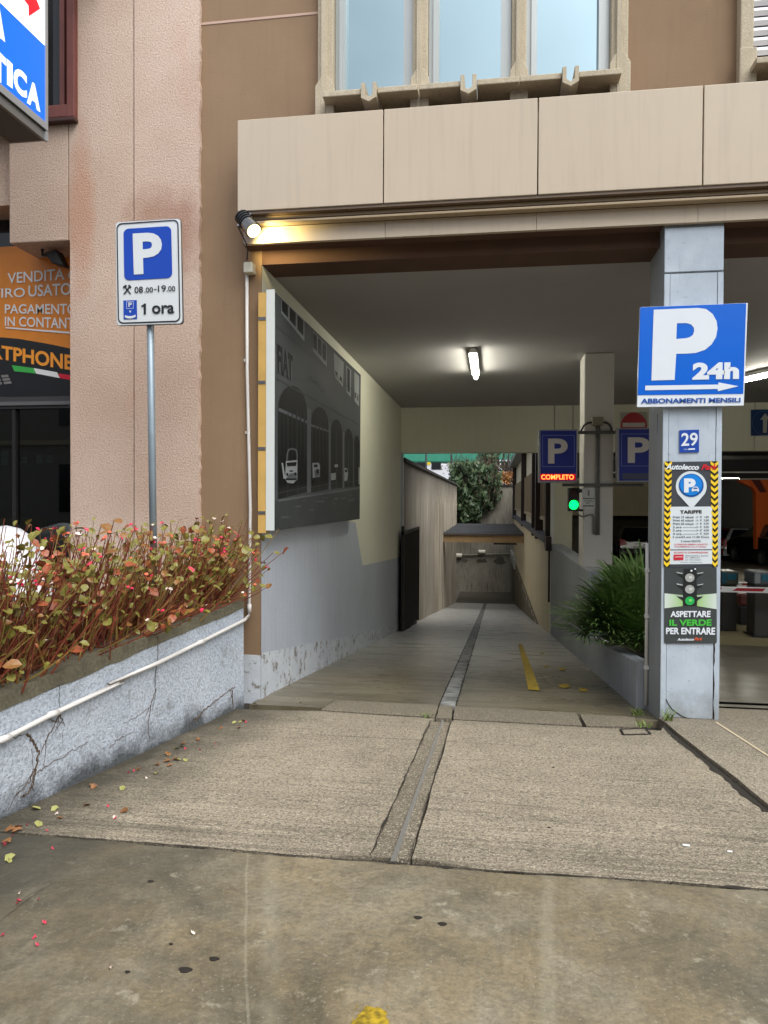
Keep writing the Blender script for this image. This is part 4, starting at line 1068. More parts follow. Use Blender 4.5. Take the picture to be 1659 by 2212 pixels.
# ================================================================== signs on the pillar
PP = PY(YP - .0)
ps = thing('parking_direction_sign', 'square blue sign with white P 24h and arrow fixed across the pillar', 'sign', tuple(hit(1497, 770, PY(YP - .04))))
P24 = PY(YP - .045)
QB = [(278, 368), (1442, 322), (1398, 1432), (245, 1448)]
m_b24 = M('sign_azure', (0, 100, 210), .28, var=.05, vs=1.2); m_w24 = flat('sign_offwhite', (226, 232, 238), .3)
plate('panel', QB, P24, m_w24, ps, .022, Z=zB, bevel=.002)
polys('blue_field', [[(279, 370), (1424, 325), (1392, 1304), (252, 1319)]], P24, m_b24, ps, .002, zB)
PT = [(425, 396), (900, 376), (990, 388), (1060, 440), (1105, 520), (1114, 600), (1098, 690), (1050, 770), (980, 828), (880, 862), (780, 870), (668, 872), (650, 1154), (400, 1160)]
PI_ = [(676, 542), (780, 540), (830, 556), (858, 590), (862, 625), (850, 665), (815, 692), (770, 704), (668, 712)]
polys('lettering', [[(425, 396), (676, 385), (676, 542), (668, 712), (668, 872), (650, 1154), (400, 1160)],
    [(676, 385), (900, 376), (990, 388), (1060, 440), (1105, 520), (1114, 600), (862, 625), (858, 590), (830, 556), (780, 540), (676, 542)],
    [(668, 712), (770, 704), (815, 692), (850, 665), (862, 625), (1114, 600), (1098, 690), (1050, 770), (980, 828), (880, 862), (780, 870), (668, 872)]], P24, m_w24, ps, .004, zB)
text('24h', [(845, 968), (1350, 960), (1345, 1143), (842, 1152)], P24, m_w24, ps, .005, zB, bold=.055)
polys('arrow', [[(334, 1216), (1122, 1204), (1124, 1180), (1342, 1222), (1118, 1276), (1116, 1252), (332, 1266)]], P24, m_w24, ps, .004, zB)
text('ABBONAMENTI MENSILI', [(288, 1355), (1364, 1345), (1362, 1396), (286, 1412)], P24, flat('sign_lettering_blue', (24, 78, 160), .4), ps, .004, zB, bold=.035)
for x_ in (500, 1120):
    p_ = hit(*zB(x_, 900), PY(YP)); box('spacer', p_.x - .02, p_.x + .02, YP - .024, YP + .004, p_.z - .3, p_.z + .3, m_pole, ps)
# house number
hn = thing('house_number', 'small blue plate with white number 29 on the grey pillar', 'number plate', tuple(hit(*zE(1110, 455), PP)))
plate('plate', [(1045, 380), (1180, 376), (1180, 532), (1045, 535)], PY(YP - .006), flat('plate_blue', (32, 74, 168), .3), hn, .006, Z=zE)
text('29', [(1057, 400), (1172, 396), (1170, 488), (1055, 492)], PY(YP - .006), m_w24, hn, .003, zE, bold=.02)
text('Via', [(1074, 508), (1100, 507), (1100, 516), (1074, 517)], PY(YP - .006), m_w24, hn, .003, zE)
polys('lettering', [[(1106, 507), (1152, 505), (1152, 515), (1106, 517)]], PY(YP - .006), m_w24, hn, .003, zE)
# tariff board
tb = thing('tariff_board', 'dark tariff board with yellow chevron borders and a round P emblem', 'notice board', tuple(hit(*zC(600, 700), PP)))
PTB = PY(YP - .006)
m_tg = M('board_charcoal', (66, 70, 76), .4, var=.12, vs=8); m_yel = flat('chevron_yellow', (244, 206, 42), .4); m_cbk = flat('chevron_black', (36, 28, 22), .4)
m_pw = flat('board_white', (216, 224, 228), .4); m_red = flat('print_red', (206, 44, 62), .45); m_gy = flat('print_grey', (92, 98, 108), .5)
QT = [(331, 182), (862, 174), (848, 1222), (326, 1234)]
plate('board', QT, PTB, m_tg, tb, .005, Z=zC)
def stripcol(x0, x1):
    n = 17
    polys('chevron_field', [[(x0[0], 176), (x1[0], 176), (x1[1], 1228), (x0[1], 1228)]], PTB, m_cbk, tb, .002, zC)
    l = []
    for k in range(n):
        def pt(u, v):
            f = (v - 176) / 1052
            return (x0[0] + (x0[1] - x0[0]) * f + u * (x1[0] - x0[0] + (x1[1] - x1[0] - x0[1] + x0[0]) * f), v)
        y = 170 + k * 62.0
        l.append([pt(0, y), pt(.5, y + 32), pt(.5, y + 66), pt(0, y + 34)]); l.append([pt(.5, y + 32), pt(1, y), pt(1, y + 34), pt(.5, y + 66)])
    polys('chevron', l, PTB, m_yel, tb, .004, zC)
stripcol((331, 322), (404, 384)); stripcol((788, 806), (866, 860))
text('Autolecco', [(342, 200), (675, 206), (672, 262), (338, 256)], PTB, m_w24, tb, .006, zC, bold=.04, shear=.25)
text('Park', [(700, 206), (862, 202), (858, 258), (695, 262)], PTB, flat('lettering_red', (212, 30, 44), .4), tb, .007, zC, bold=.035, shear=.3)
polys('pin', [disc(596, 425, 154, 152, 36)[:0] + [(596 + 154 * cos(a_), 425 + 152 * sin(a_)) for a_ in [rad(x) for x in range(150, 391, 8)]] + [(600, 652)]], PTB, m_pw, tb, .004, zC)
polys('emblem', [disc(596, 415, 124, 116, 36)], PTB, flat('emblem_blue', (22, 84, 160), .3), tb, .006, zC)
polys('emblem', [disc(594, 410, 112, 104, 36)], PTB, M('emblem_sky', (28, 132, 220), .3, var=.15, vs=9), tb, .008, zC)
text('P', [(524, 345), (640, 345), (640, 486), (524, 486)], PTB, m_w24, tb, .010, zC, bold=.06)
polys('car_mark', [[(600, 458), (612, 438), (622, 428), (656, 428), (664, 438), (674, 458), (670, 478), (660, 478), (658, 470), (616, 470), (614, 478), (604, 478)]], PTB, m_w24, tb, .010, zC)
polys('car_mark', [[(622, 436), (654, 436), (660, 450), (616, 450)]], PTB, flat('emblem_blue', (22, 84, 160), .3), tb, .012, zC)
polys('price_field', [[(394, 628), (796, 626), (806, 636), (808, 1046), (800, 1052), (388, 1054), (382, 1046), (385, 638)]], PTB, m_pw, tb, .0035, zC)
polys('price_field', [[(384, 1064), (806, 1062), (804, 1198), (382, 1202)]], PTB, m_pw, tb, .0035, zC)
text('TARIFFE', [(485, 664), (702, 660), (702, 694), (485, 698)], PTB, m_cbk, tb, .006, zC, bold=.035)
rows_ = [('Primi 15 minuti  ->', '€  1,00'), ('Primi 45 minuti  ->', '€  2,00'), ('Primi 60 minuti  ->', '€  3,00'), ('2 ore -----------> ', '€  4,00'), ('3 ore -----------> ', '€  5,00'), ('4 ore -----------> ', '€  6,00')]
for k, (a_, c_) in enumerate(rows_):
    y = 718 + 33.2 * k
    text(a_, rq(414, y + 2, 668, y + 24), PTB, m_gy, tb, .006, zC, bold=.02); text(c_, rq(683, y + 1, 772, y + 24), PTB, m_gy, tb, .006, zC, bold=.02)
text('5 ore/24 ore +1,00 €/ora', rq(412, 918, 774, 942), PTB, m_gy, tb, .006, zC, bold=.02)
text('5 minuti GRATIS', rq(494, 960, 690, 980), PTB, m_gy, tb, .006, zC, bold=.02)
text('CONSERVARE SEMPRE IL BIGLIETTO', rq(425, 996, 760, 1010), PTB, m_red, tb, .006, zC, bold=.015)
text('PAGAMENTO ALLA CASSA', rq(432, 1020, 745, 1033), PTB, m_red, tb, .006, zC, bold=.015)
text('SCONTI E CONVENZIONI', rq(425, 1076, 762, 1092), PTB, m_red, tb, .006, zC, bold=.015)
polys('red_card', [[(420, 1106), (520, 1104), (518, 1160), (420, 1162)]], PTB, flat('card_red', (204, 40, 58), .4), tb, .006, zC)
polys('red_card', [[(432, 1122), (510, 1120), (510, 1134), (432, 1136)]], PTB, flat('card_pale', (226, 150, 150), .4), tb, .008, zC)
text('abbonamenti e tessere', rq(538, 1106, 765, 1122), PTB, m_gy, tb, .006, zC); text('in ufficio', rq(538, 1128, 680, 1142), PTB, m_gy, tb, .006, zC)
text('per informazioni', rq(538, 1150, 695, 1166), PTB, m_gy, tb, .006, zC); text('orario continuato', rq(488, 1176, 706, 1186), PTB, m_gy, tb, .006, zC)
# traffic light poster
po = thing('waiting_poster', 'charcoal poster with a printed traffic light reading aspettare il verde', 'poster', tuple(hit(*zD(650, 1500), PP)))
PPO = PY(YP - .006)
m_pc = M('poster_charcoal', (62, 68, 68), .4, var=.08, vs=6)
plate('board', rrect([(243, 964), (1052, 962), (1054, 2132), (245, 2134)], .03, .02, 3), PPO, m_pc, po, .005, Z=zD)
m_pg = NT('poster_glow_green'); m_pg.color(m_pg.mix(m_pg.ramp(m_pg.math('ABSOLUTE', m_pg.math('SUBTRACT', m_pg.xyz(0), hit(*zD(645, 1470), PPO).x)), .04, .155), S(150, 196, 110), S(204, 216, 206))); m_pg.rough(.4); m_pg = m_pg.m
each('printed_beam', [[(246, 1360), (530, 1388), (530, 1556), (246, 1592)], [(745, 1388), (1050, 1362), (1052, 1606), (745, 1556)]], PPO, m_pg, po, .002, zD)
m_pk_ = flat('poster_black', (30, 34, 34), .4)
polys('printed_signal', [[(545, 980), (735, 980), (750, 1550), (530, 1550)]], PPO, m_pk_, po, .003, zD)
for cy, g in ((1120, 0), (1298, 0), (1476, 1)):
    polys('printed_signal', [[(428, cy - 92), (545, cy - 70), (545, cy + 20), (505, cy - 20), (460, cy - 50)], [(850, cy - 88), (735, cy - 66), (735, cy + 24), (775, cy - 20), (825, cy - 48)]], PPO, m_pk_, po, .004, zD)
    polys('printed_signal', [[(428, cy - 92), (528, cy - 72), (528, cy - 58), (440, cy - 72)], [(850, cy - 88), (752, cy - 70), (752, cy - 58), (836, cy - 70)]], PPO, flat('poster_silver', (178, 184, 182), .4), po, .005, zD)
    polys('printed_lamp', [disc(637, cy, 72, 66, 26)], PPO, flat('poster_green', (36, 176, 84), .4) if g else M('poster_lamp_grey', (168, 170, 166), .4, var=.12, vs=18), po, .006, zD)
    polys('printed_lamp', [disc(648, cy - 6, 26, 22, 16)], PPO, flat('poster_lime', (130, 214, 110), .4) if g else flat('poster_pale', (206, 206, 202), .4), po, .008, zD)
polys('tape_spot', [disc(662, 1012, 16, 16, 12), disc(720, 984, 14, 12, 12)], PPO, m_w24, po, .006, zD)
text('ASPETTARE', [(338, 1634), (960, 1630), (955, 1730), (338, 1728)], PPO, m_w24, po, .005, zD, bold=.035)
text('IL VERDE', [(322, 1768), (975, 1762), (972, 1862), (322, 1862)], PPO, flat('poster_text_green', (72, 190, 66), .4), po, .005, zD, bold=.035)
text('PER ENTRARE', [(270, 1890), (1030, 1888), (1025, 2000), (270, 1990)], PPO, m_w24, po, .005, zD, bold=.035)
text('Autolecco', [(445, 2052), (705, 2050), (702, 2090), (442, 2092)], PPO, m_w24, po, .005, zD, bold=.03, shear=.25)
text('Park', [(712, 2040), (835, 2044), (830, 2088), (708, 2088)], PPO, flat('lettering_orange', (224, 92, 48), .4), po, .005, zD, bold=.03, shear=.3)
# white pipe along the pillar side
pp_ = thing('downpipe', 'thin white pipe clipped to the left side of the grey pillar', 'pipe', (px0 - .02, YP + .40, 0))
MB().tube([(px0 - .016, 5.64, .0), (px0 - .016, 5.64, .92), (px0 - .018, 5.64, 1.2)], .013, 8).build('pipe', m_pipe, pp_, smooth=True)
for z_ in (.28, .66, 1.0): box('clip', px0 - .032, px0 - .001, 5.622, 5.658, z_ - .012, z_ + .012, m_pipe, pp_)

# ================================================================== signals and signs at the inner column
YG = 8.93
m_nb = M('deep_sign_blue', (22, 40, 140), .35, var=.06); m_sp = flat('sign_letter_grey', (212, 206, 200), .4); m_al = flat('aluminium_case', (150, 150, 156), .35, metal=.4)
def pbox(label, q, inner, led):
    t = thing('parking_light_box', label, 'sign', tuple(hit(*zE(*q[0]), PY(YG))), 'P boxes on the inner column')
    PQ = PY(YG)
    plate('case', q, PQ, m_al, t, .14, Z=zE, bevel=.004)
    x0, y0, x1, y1 = inner
    polys('blue_field', [rq(x0, y0, x1, y1)], PQ, m_nb, t, .003, zE)
    w, h = x1 - x0, y1 - y0
    o = rq(x0 + .05 * w, y0 + .085 * h, x1 - .05 * w, y0 + .72 * h); i = rq(x0 + .062 * w, y0 + .095 * h, x1 - .062 * w, y0 + .71 * h)
    polys('border', ringpolys(o, i), PQ, flat('sign_line_blue', (126, 136, 190), .4), t, .005, zE)
    text('P', rq(x0 + .21 * w, y0 + .155 * h, x0 + .76 * w, y0 + .655 * h), PQ, m_sp, t, .006, zE, bold=.03)
    if led:
        polys('display', [rq(x0 - .01 * w, y0 + .86 * h, x1 - .02 * w, y0 + .985 * h)], PQ, M('led_panel_red', (90, 0, 10), .4, var=0, emis=(255, 0, 30), es=.30), t, .005, zE)
        text('COMPLETO', rq(x0 + .02 * w, y0 + .875 * h, x1 - .07 * w, y0 + .972 * h), PQ, M('led_letters', (255, 90, 40), .4, var=0, emis=(255, 110, 50), es=3.2), t, .008, zE, bold=.012)
    else:
        polys('display', [rq(x0 + .08 * w, y0 + .855 * h, x1 - .06 * w, y0 + .975 * h)], PQ, flat('dead_display', (70, 74, 100), .4), t, .005, zE)
    return t
pbox('blue P light box with red COMPLETO display left of the inner column', [(66, 378), (336, 372), (334, 742), (66, 744)], (80, 384, 328, 732), True)
pbox('blue P light box with blank display right of the inner column', [(612, 366), (920, 362), (920, 740), (612, 742)], (626, 374, 908, 730), False)
# carrier frame and conduits
cf = thing('sign_bracket', 'dark steel bracket with curved conduits carrying the two P boxes', 'bracket', (cx0 + .15, YC - .03, 2))
m_st = flat('dull_steel', (92, 90, 86), .45, metal=.5)
def bar(zf, a_, c_, h, y=YC - .05):
    p0, p1 = hit(*zf(*a_), PY(y)), hit(*zf(*c_), PY(y))
    box('bar', p0.x, p1.x, y, y + .04, p0.z - h / 2, p0.z + h / 2, m_st, cf)
bar(zF, (300, 370), (650, 368), .035); bar(zF, (150, 855), (905, 850), .035)
q = [hit(*zF(*p), PY(YC - .06)) for p in ((425, 225), (530, 305))]
box('junction_box', q[0].x, q[1].x, YC - .07, YC - .003, q[1].z, q[0].z, flat('khaki_box', (128, 122, 104), .5), cf, bevel=.01)
def cv(pts, r=.013): MB().tube([hit(*zF(*p), PY(YC - .035)) for p in pts], r, 7).build('conduit', flat('black_conduit', (50, 48, 46), .5), cf, smooth=True)
cv([(430, 275), (390, 280), (350, 305), (330, 340), (322, 375)]); cv([(528, 275), (560, 280), (590, 300), (606, 330), (612, 375)])
m_cg = flat('grey_conduit', (120, 118, 114), .45)
for x_ in (470, 492): MB().tube([hit(*zF(x_, 300), PY(YC - .02)), hit(*zF(x_ - 4, 1320), PY(YC - .02))], .012, 7).build('conduit', m_cg, cf, smooth=True)
# traffic light
tl = thing('traffic_light', 'small black traffic light showing green on the inner column', 'traffic light', tuple(hit(*zF(260, 990), PY(YC))))
PTL = PY(YC - .06)
plate('housing', [(208, 884), (308, 878), (308, 1094), (208, 1098)], PTL, flat('signal_black', (16, 17, 17), .5), tl, .14, Z=zF, bevel=.008)
m_gl = M('green_signal', (20, 220, 120), .3, var=0, emis=(0, 255, 84), es=2.6)
polys('lamp', [disc(255, 1040, 43, 43, 28)], PTL, m_gl, tl, .006, zF)
polys('lamp', [disc(257, 935, 40, 38, 28)], PTL, flat('dead_red_lens', (54, 14, 14), .3), tl, .005, zF)
for cy in (1040, 935):
    pts = [disc(256, cy, 47, 47, 16, pi, 2 * pi), disc(256, cy, 47, 47, 16, pi, 2 * pi)]
    a_ = [hit(*zF(*p), PTL) for p in pts[0]]
    b = MB(); n_ = len(a_)
    b.add(a_ + [p + Vector((0, -.07, 0)) for p in a_], [(i, i + 1, i + 1 + n_, i + n_) for i in range(n_ - 1)])
    o = b.build('visor', m_dark, tl); sm = o.modifiers.new('s', 'SOLIDIFY'); sm.thickness = .004
box('arm', hit(*zF(306, 900), PTL).x, cx0 + .004, YC + .02, YC + .05, hit(*zF(306, 910), PTL).z - .02, hit(*zF(306, 890), PTL).z, m_dark, tl)
box('arm', hit(*zF(306, 900), PTL).x, cx0 + .004, YC + .02, YC + .05, hit(*zF(306, 1100), PTL).z, hit(*zF(306, 1080), PTL).z, m_dark, tl)
MB().tube([hit(*zF(*p), PY(YC - .02)) for p in ((290, 1100), (300, 1130), (325, 1148), (360, 1145), (400, 1130), (430, 1132), (440, 1160), (440, 1310))], .010, 7).build('cable', m_cg, tl, smooth=True)
nt = thing('paper_notice', 'white paper notice taped to the inner column beside the traffic light', 'notice', tuple(hit(*zF(390, 980), PY(YC))))
plate('sheet', [(332, 885), (456, 880), (456, 1080), (332, 1082)], PY(YC - .003), flat('notice_paper', (206, 208, 206), .6), nt, .002, Z=zF)
for s_, q in (('Aspettare', (340, 972, 448, 990)), ('il verde', (352, 997, 432, 1008)), ('per', (370, 1018, 405, 1030)), ('entrare', (342, 1040, 436, 1056))):
    text(s_, rq(*q), PY(YC - .003), m_sk, nt, .003, zF, bold=.03)
polys('symbol', [rq(385, 905, 402, 955)], PY(YC - .003), m_gp, nt, .003, zF)
# no entry and arrow signs on the end beam
ne = thing('no_entry_sign', 'red no entry sign on white panel, half hidden behind the right P box', 'road sign', tuple(hit(*zF(810, 300), PY(YE - .03))))
PN = PY(YE - .03)
plate('panel', [(686, 182), (936, 178), (936, 440), (686, 442)], PN, flat('panel_dim', (176, 172, 160), .5), ne, .012, Z=zF)
polys('disc', [disc(812, 308, 122, 124, 34)], PN, flat('no_entry_red', (176, 14, 24), .4), ne, .003, zF)
polys('bar', [rq(708, 280, 916, 318)], PN, flat('no_entry_bar', (206, 196, 190), .4), ne, .005, zF)
ar = thing('ahead_arrow_sign', 'square dark blue sign with a white arrow pointing up, right edge', 'road sign', tuple(hit(1645, 912, PY(YE - .03))))
plate('panel', [(950, 318), (1420, 308), (1420, 790), (950, 800)], PN, flat('arrow_panel', (14, 52, 104), .4), ar, .012, Z=zW)
polys('ring', ringpolys(disc(1190, 560, 218, 226, 40), disc(1190, 560, 208, 216, 40)), PN, flat('arrow_ring', (60, 98, 140), .4), ar, .003, zW)
polys('arrow', [[(1170, 745), (1172, 500), (1118, 505), (1212, 380), (1306, 500), (1250, 498), (1240, 745)]], PN, flat('arrow_pale', (176, 176, 166), .4), ar, .003, zW)

# ================================================================== lamps in the passage
m_tube = M('lit_tube', (255, 255, 250), .3, var=0, emis=(255, 252, 236), es=36)
m_tube2 = M('lit_tube_hall', (255, 255, 250), .3, var=0, emis=(255, 252, 240), es=260)
def tube_lamp(label, p0, p1, grp='fluorescent tubes under the ceilings', h=.09, mt=None):
    c = (Vector(p0) + Vector(p1)) / 2
    t = thing('ceiling_lamp', label, 'lamp', tuple(c), grp)
    d = (Vector(p1) - Vector(p0)).normalized()
    s = d.cross(Vector((0, 0, 1))).normalized() * .05
    a, e = Vector(p0), Vector(p1)
    b = MB(); up = Vector((0, 0, 1))
    b.prism([a - s + up * .03, a + s + up * .03, a + s * .5 + up * h, a - s * .5 + up * h], e - a); b.build('housing', m_white, t)
    MB().tube([a + d * .02, e - d * .02], .028, 10).build('tube', mt or m_tube, t, smooth=True)
zc_ = CEIL - .095
l0 = hit(1026, 768, PZ(zc_)); l1 = hit(1024, 816, PZ(zc_))
lx_ = (l0.x + l1.x) / 2
tube_lamp('lit fluorescent tube on the passage ceiling straight above the ramp', (lx_, l0.y, zc_), (lx_, l1.y, zc_))
l2, l3 = hit(1606, 822, PZ(zc_)), hit(1672, 803, PZ(zc_))
tube_lamp('lit fluorescent tube on the garage ceiling right of the pillar', (l2.x, l2.y, zc_), (l3.x + .35, l3.y - .55, zc_))

# ================================================================== planter bed and palm beside the ramp
pb_ = thing('low_planter', 'low grey concrete planter wall along the right side of the ramp', 'planter', (XR + .06, 7, 0))
def topz(y): return gR(y) + .34
b = MB(); ys = [5.71, 6.3, 7, 7.8, 8.61]
m_lp = M('dirty_grey_paint', (160, 164, 168), .8, var=.12, vs=2, streak=.5, dirtc=(92, 90, 84), bump=.3, bs=30)
for i in range(4):
    y0, y1 = ys[i], ys[i + 1]
    b.add([(XR, y0, gR(y0) - .2), (XR, y1, gR(y1) - .2), (XR, y1, topz(y1)), (XR, y0, topz(y0)), (XR + .12, y0, topz(y0)), (XR + .12, y1, topz(y1)), (XR + .12, y0, gR(y0) - .2), (XR + .12, y1, gR(y1) - .2)], [(0, 1, 2, 3), (3, 2, 5, 4), (4, 5, 7, 6)])
b.add([(XR, 5.71, -.2), (XR + .12, 5.71, -.2), (XR + .12, 5.71, topz(5.71)), (XR, 5.71, topz(5.71))], [(0, 1, 2, 3)])
b.build('wall', m_lp, pb_)
MB().face([(XR + .12, 5.71, topz(5.71) - .05), (1.50, 5.71, topz(5.71) - .05), (2.3, 9.5, topz(9.5) - .0), (XR + .12, 9.5, topz(9.5))]).build('soil', m_soil, pb_)
MB().prism([(1.50, 5.72, -.4), (1.54, 5.72, -.4), (2.34, 9.5, -.4), (2.30, 9.5, -.4)], (0, 0, .48)).build('kerb', m_lp, pb_)
pm = thing('fan_palm', 'low dark green fan palm spreading behind the grey pillar', 'palm', (1.55, 7.4, .05))
def mk_leaf(name, c0, c1, c2=None, vs_=6, rough=.5, transl=.25):
    t = NT(name)
    c = t.mix(t.ramp(t.noise(vs_, 4), .3, .7), S(*c0), S(*c1))
    if c2: c = t.mix(t.ramp(t.noise(vs_ * 2.3, 3), .52, .66), c, S(*c2))
    t.color(c); t.rough(rough); return t.m
m_palm = mk_leaf('palm_leaf', (54, 86, 36), (96, 128, 56), (118, 140, 74), 5, .62)
m_stem = mk_leaf('palm_stalk', (70, 84, 44), (92, 100, 58))
ctr = Vector((1.38, 6.95, .14))
for k in range(76):
    az = k * 2.39996 + RND.uniform(-.2, .2); el = rad(12 + 70 * ((k * 7) % 76) / 76)
    d = Vector((cos(az) * cos(el), sin(az) * cos(el), sin(el)))
    if d.x > .05 and el < rad(62): d.x *= -.5; d.normalize()
    L = RND.uniform(.34, .60)
    tip = ctr + d * L + Vector((0, 0, -.05 * L))
    b = MB(); b.tube([ctr + Vector((cos(az), sin(az), 0)) * .05, ctr + d * L * .55 + Vector((0, 0, .02)), tip], .007, 4, mi=1, r1=.004)
    side = d.cross(Vector((0, 0, 1)));
    if side.length < .1: side = Vector((1, 0, 0))
    side.normalize(); up_ = side.cross(d).normalized()
    n = 28; R0 = RND.uniform(.40, .54)
    for j in range(n):
        a = rad(-112 + 224 * j / (n - 1)) + RND.uniform(-.04, .04)
        ld = (d * cos(a) + side * sin(a) + up_ * (.18 * abs(sin(a)) + RND.uniform(-.05, .12))).normalized()
        w = (side * cos(a) - d * sin(a)).normalized() * .0115
        l = R0 * (1 - .28 * abs(a) / 2) * RND.uniform(.9, 1.05)
        dr = Vector((0, 0, -.10 * l - RND.uniform(0, .05)))
        p0 = tip; p1 = tip + ld * l * .5; p2 = tip + ld * l * .85 + dr * .35; p3 = tip + ld * l * 1.05 + dr
        b.add([p0 - w * .4, p0 + w * .4, p1 + w + up_ * .006, p1 - w + up_ * .006, p2 + w * .6, p2 - w * .6, p3], [(0, 1, 2, 3), (3, 2, 4, 5), (5, 4, 6)], 0)
    b.build('frond', [m_palm, m_stem], pm)

# ================================================================== open alley behind the building
aw = thing('retaining_wall', 'tall board marked concrete wall along the left side of the alley', 'wall', (XL - .2, 25, -1))
zal = .5 * (hit(873, 990, PX(XL)).z + hit(990, 1047, PX(XL)).z)
MB().box(XL - .32, XL, YE + .31, Y35, -5.2, zal - .08).build('wall', m_board, aw)
box('coping', XL - .36, XL + .05, YE + .31, Y35 + .03, zal - .078, zal, M('dark_coping', (66, 62, 56), .9, var=.2, bump=.4, bs=30), aw, bevel=.01)
for k in range(26):
    y = 22.0 + k * .53
    if y > Y35 - .1: break
    box('formwork_rib', XL + .001, XL + .022, y, y + .10, gR(y) - .3, zal - .2 if k % 3 else zal - .9, m_board, aw)
box('plaster_edge', XL - .001, XL + .012, YE + .302, YE + .36, gR(YE) - .2, EB - .004, m_white, aw)
bw = thing('back_wall', 'weathered concrete wall closing the far end of the alley', 'wall', (0, YB, 0))
zbk = hit(1080, 1046, PY(YB)).z
box('wall', -9, 6, YB, YB + .35, -6, zbk - .12, m_back, bw)
box('coping', -9, 6, YB - .06, YB + .40, zbk - .118, zbk, M('dark_coping', (66, 62, 56), .9, var=.2, bump=.4, bs=30), bw)
p0, p1 = hit(*zH(700, 1205), PY(YB - .08)), hit(*zH(1275, 1190), PY(YB - .08))
wp_ = thing('wall_pipe', 'pale pipe with a small lamp across the back wall of the alley', 'pipe', tuple(p0))
MB().tube([p0, p1], .04, 8).build('pipe', flat('dull_pipe', (120, 116, 100), .6), wp_)
l_ = hit(*zH(965, 1168), PY(YB - .12)); MB().tube([l_ - Vector((.18, 0, 0)), l_ + Vector((.18, 0, 0))], .11, 8).build('lamp', flat('pale_lamp', (226, 218, 200), .4), wp_)
l_ = hit(*zH(710, 1208), PY(YB - .12)); MB().tube([l_ - Vector((.2, 0, 0)), l_ + Vector((.2, 0, 0))], .13, 8).build('end_cap', flat('pale_lamp', (226, 218, 200), .4), wp_)
for x_ in (780, 940, 990, 1160):
    a_ = hit(*zH(x_, 1215), PY(YB - .012)); s_ = .16 if x_ != 1160 else .3
    MB().add([(a_.x + s_ * cos(t_) * (1 + .3 * sin(3 * t_ + x_)), YB - .012, a_.z - .25 + s_ * .7 * sin(t_)) for t_ in [k * pi / 7 for k in range(14)]], [list(range(14))]).build('stain', flat('dark_moss', (92, 86, 74), .95), bw)
# canopy
cn = thing('canopy', 'flat canopy with ochre edge and grey ribbed sheet roof bridging the alley', 'canopy', (0, 24.5, .3))
yc0 = .5 * (hit(955, 1160, PX(XL)).y + hit(1131, 1160, PX(XR)).y)
zc1 = hit(1050, 1153, PY(yc0)).z; zc0 = hit(1050, 1172, PY(yc0)).z
box('edge_beam', XL + .004, XR - .004, yc0, yc0 + .3, zc0, zc1 - .06, M('ochre_beam', (150, 122, 84), .7, var=.15, streak=.3), cn)
box('drip_edge', XL + .006, XR - .006, yc0 - .06, yc0 + .2, zc1 - .055, zc1 - .0, flat('dark_drip', (70, 64, 60), .6), cn)
m_sheet = M('grey_roof_sheet', (92, 94, 98), .55, var=.2, vs=.8, streak=.3)
for k in range(8):
    y = yc0 + .22 + k * 1.42
    MB().prism([(XL + .01, y, zc1 - .02), (XL + .01, y, zc1 + .05), (XL + .01, y + .12, zc1 + .05), (XL + .01, y + .2, zc1 - .005), (XL + .01, y + .72, zc1 - .005), (XL + .01, y + .72, zc1 - .02)], (XR - XL - .02, 0, 0)).build('roof_sheet', m_sheet, cn)
box('fixing_bar', hit(1066, 1175, PY(yc0)).x, XR - .25, yc0 + .02, yc0 + .12, zc0 - .07, zc0 - .003, m_dark, cn)
# annex on the right of the alley
an = thing('annex_building', 'ochre annex with dark brown posts and a long window band right of the alley', 'building', (XR, 25, 0))
zsl = .5 * (hit(1181, 1167, PX(XR)).z + hit(1108, 1107, PX(XR)).z)
zrf = .5 * (hit(1127, 980, PX(XR)).z + hit(1106, 1014, PX(XR)).z)
YA1 = 38.5
print('annex', zsl, zrf, zal, zbk, yc0, zc0, zc1)
ya_ = YE + .3
box('wall', XR + .002, XR + .38, ya_, YA1, -5.4, zsl - .12, m_yellow, an)
box('sill', XR - .10, XR + .38, ya_, YA1, zsl - .118, zsl, flat('slate_sill', (74, 76, 84), .6, var=.15), an)
box('upper_wall', XR + .10, XR + .38, ya_, YA1, zsl + .002, zrf - .12, M('pale_ochre_panel', (216, 206, 180), .8, var=.05), an)
box('roof', XR - .25, 12, ya_ + .33, YA1 + .3, zrf - .11, zrf + .08, flat('grey_eaves', (120, 122, 122), .6), an)
box('end_wall', XR + .38, 12, YA1 - .3, YA1, zsl, zrf - .12, m_yellow, an)
m_post = flat('brown_post', (40, 26, 24), .5)
posts = []
for zx in (345, 485, 533, 665):
    y = hit(*zY(zx, 1200), PX(XR - .06)).y; posts.append(y)
posts = [p for p in posts] + [YA1 - .4]
posts.sort()
for y in posts:
    box('post', XR - .08, XR + .099, y - .12, y + .12, zsl - .2, zrf - .115, m_post, an)
m_bar = flat('window_bar', (170, 152, 124), .6); m_wd = flat('annex_window', (70, 60, 50), .25)
for i in range(len(posts) - 1):
    a_, c_ = posts[i] + .14, posts[i + 1] - .14
    if c_ - a_ < .6: continue
    W_ = box('window', XR + .085, XR + .099, a_, c_, zsl + .35, zrf - 1.0, m_wd, an)
    n_ = max(3, int((c_ - a_) / .9))
    for k in range(n_ + 1):
        y = a_ + (c_ - a_) * k / n_
        box('mullion', XR + .03, XR + .084, y - .05, y + .05, zsl + .352, zrf - 1.0, m_bar, W_)
    box('frame', XR + .02, XR + .084, a_, c_, zsl + .27, zsl + .35, m_bar, W_)
ypl = 5.35 + 1.35 / S1
b = MB(); b.box(XR - .035, XR + .001, ypl - 1.2, YB - .01, -5.4, -1.36)
b.build('plinth', m_plinth, an)
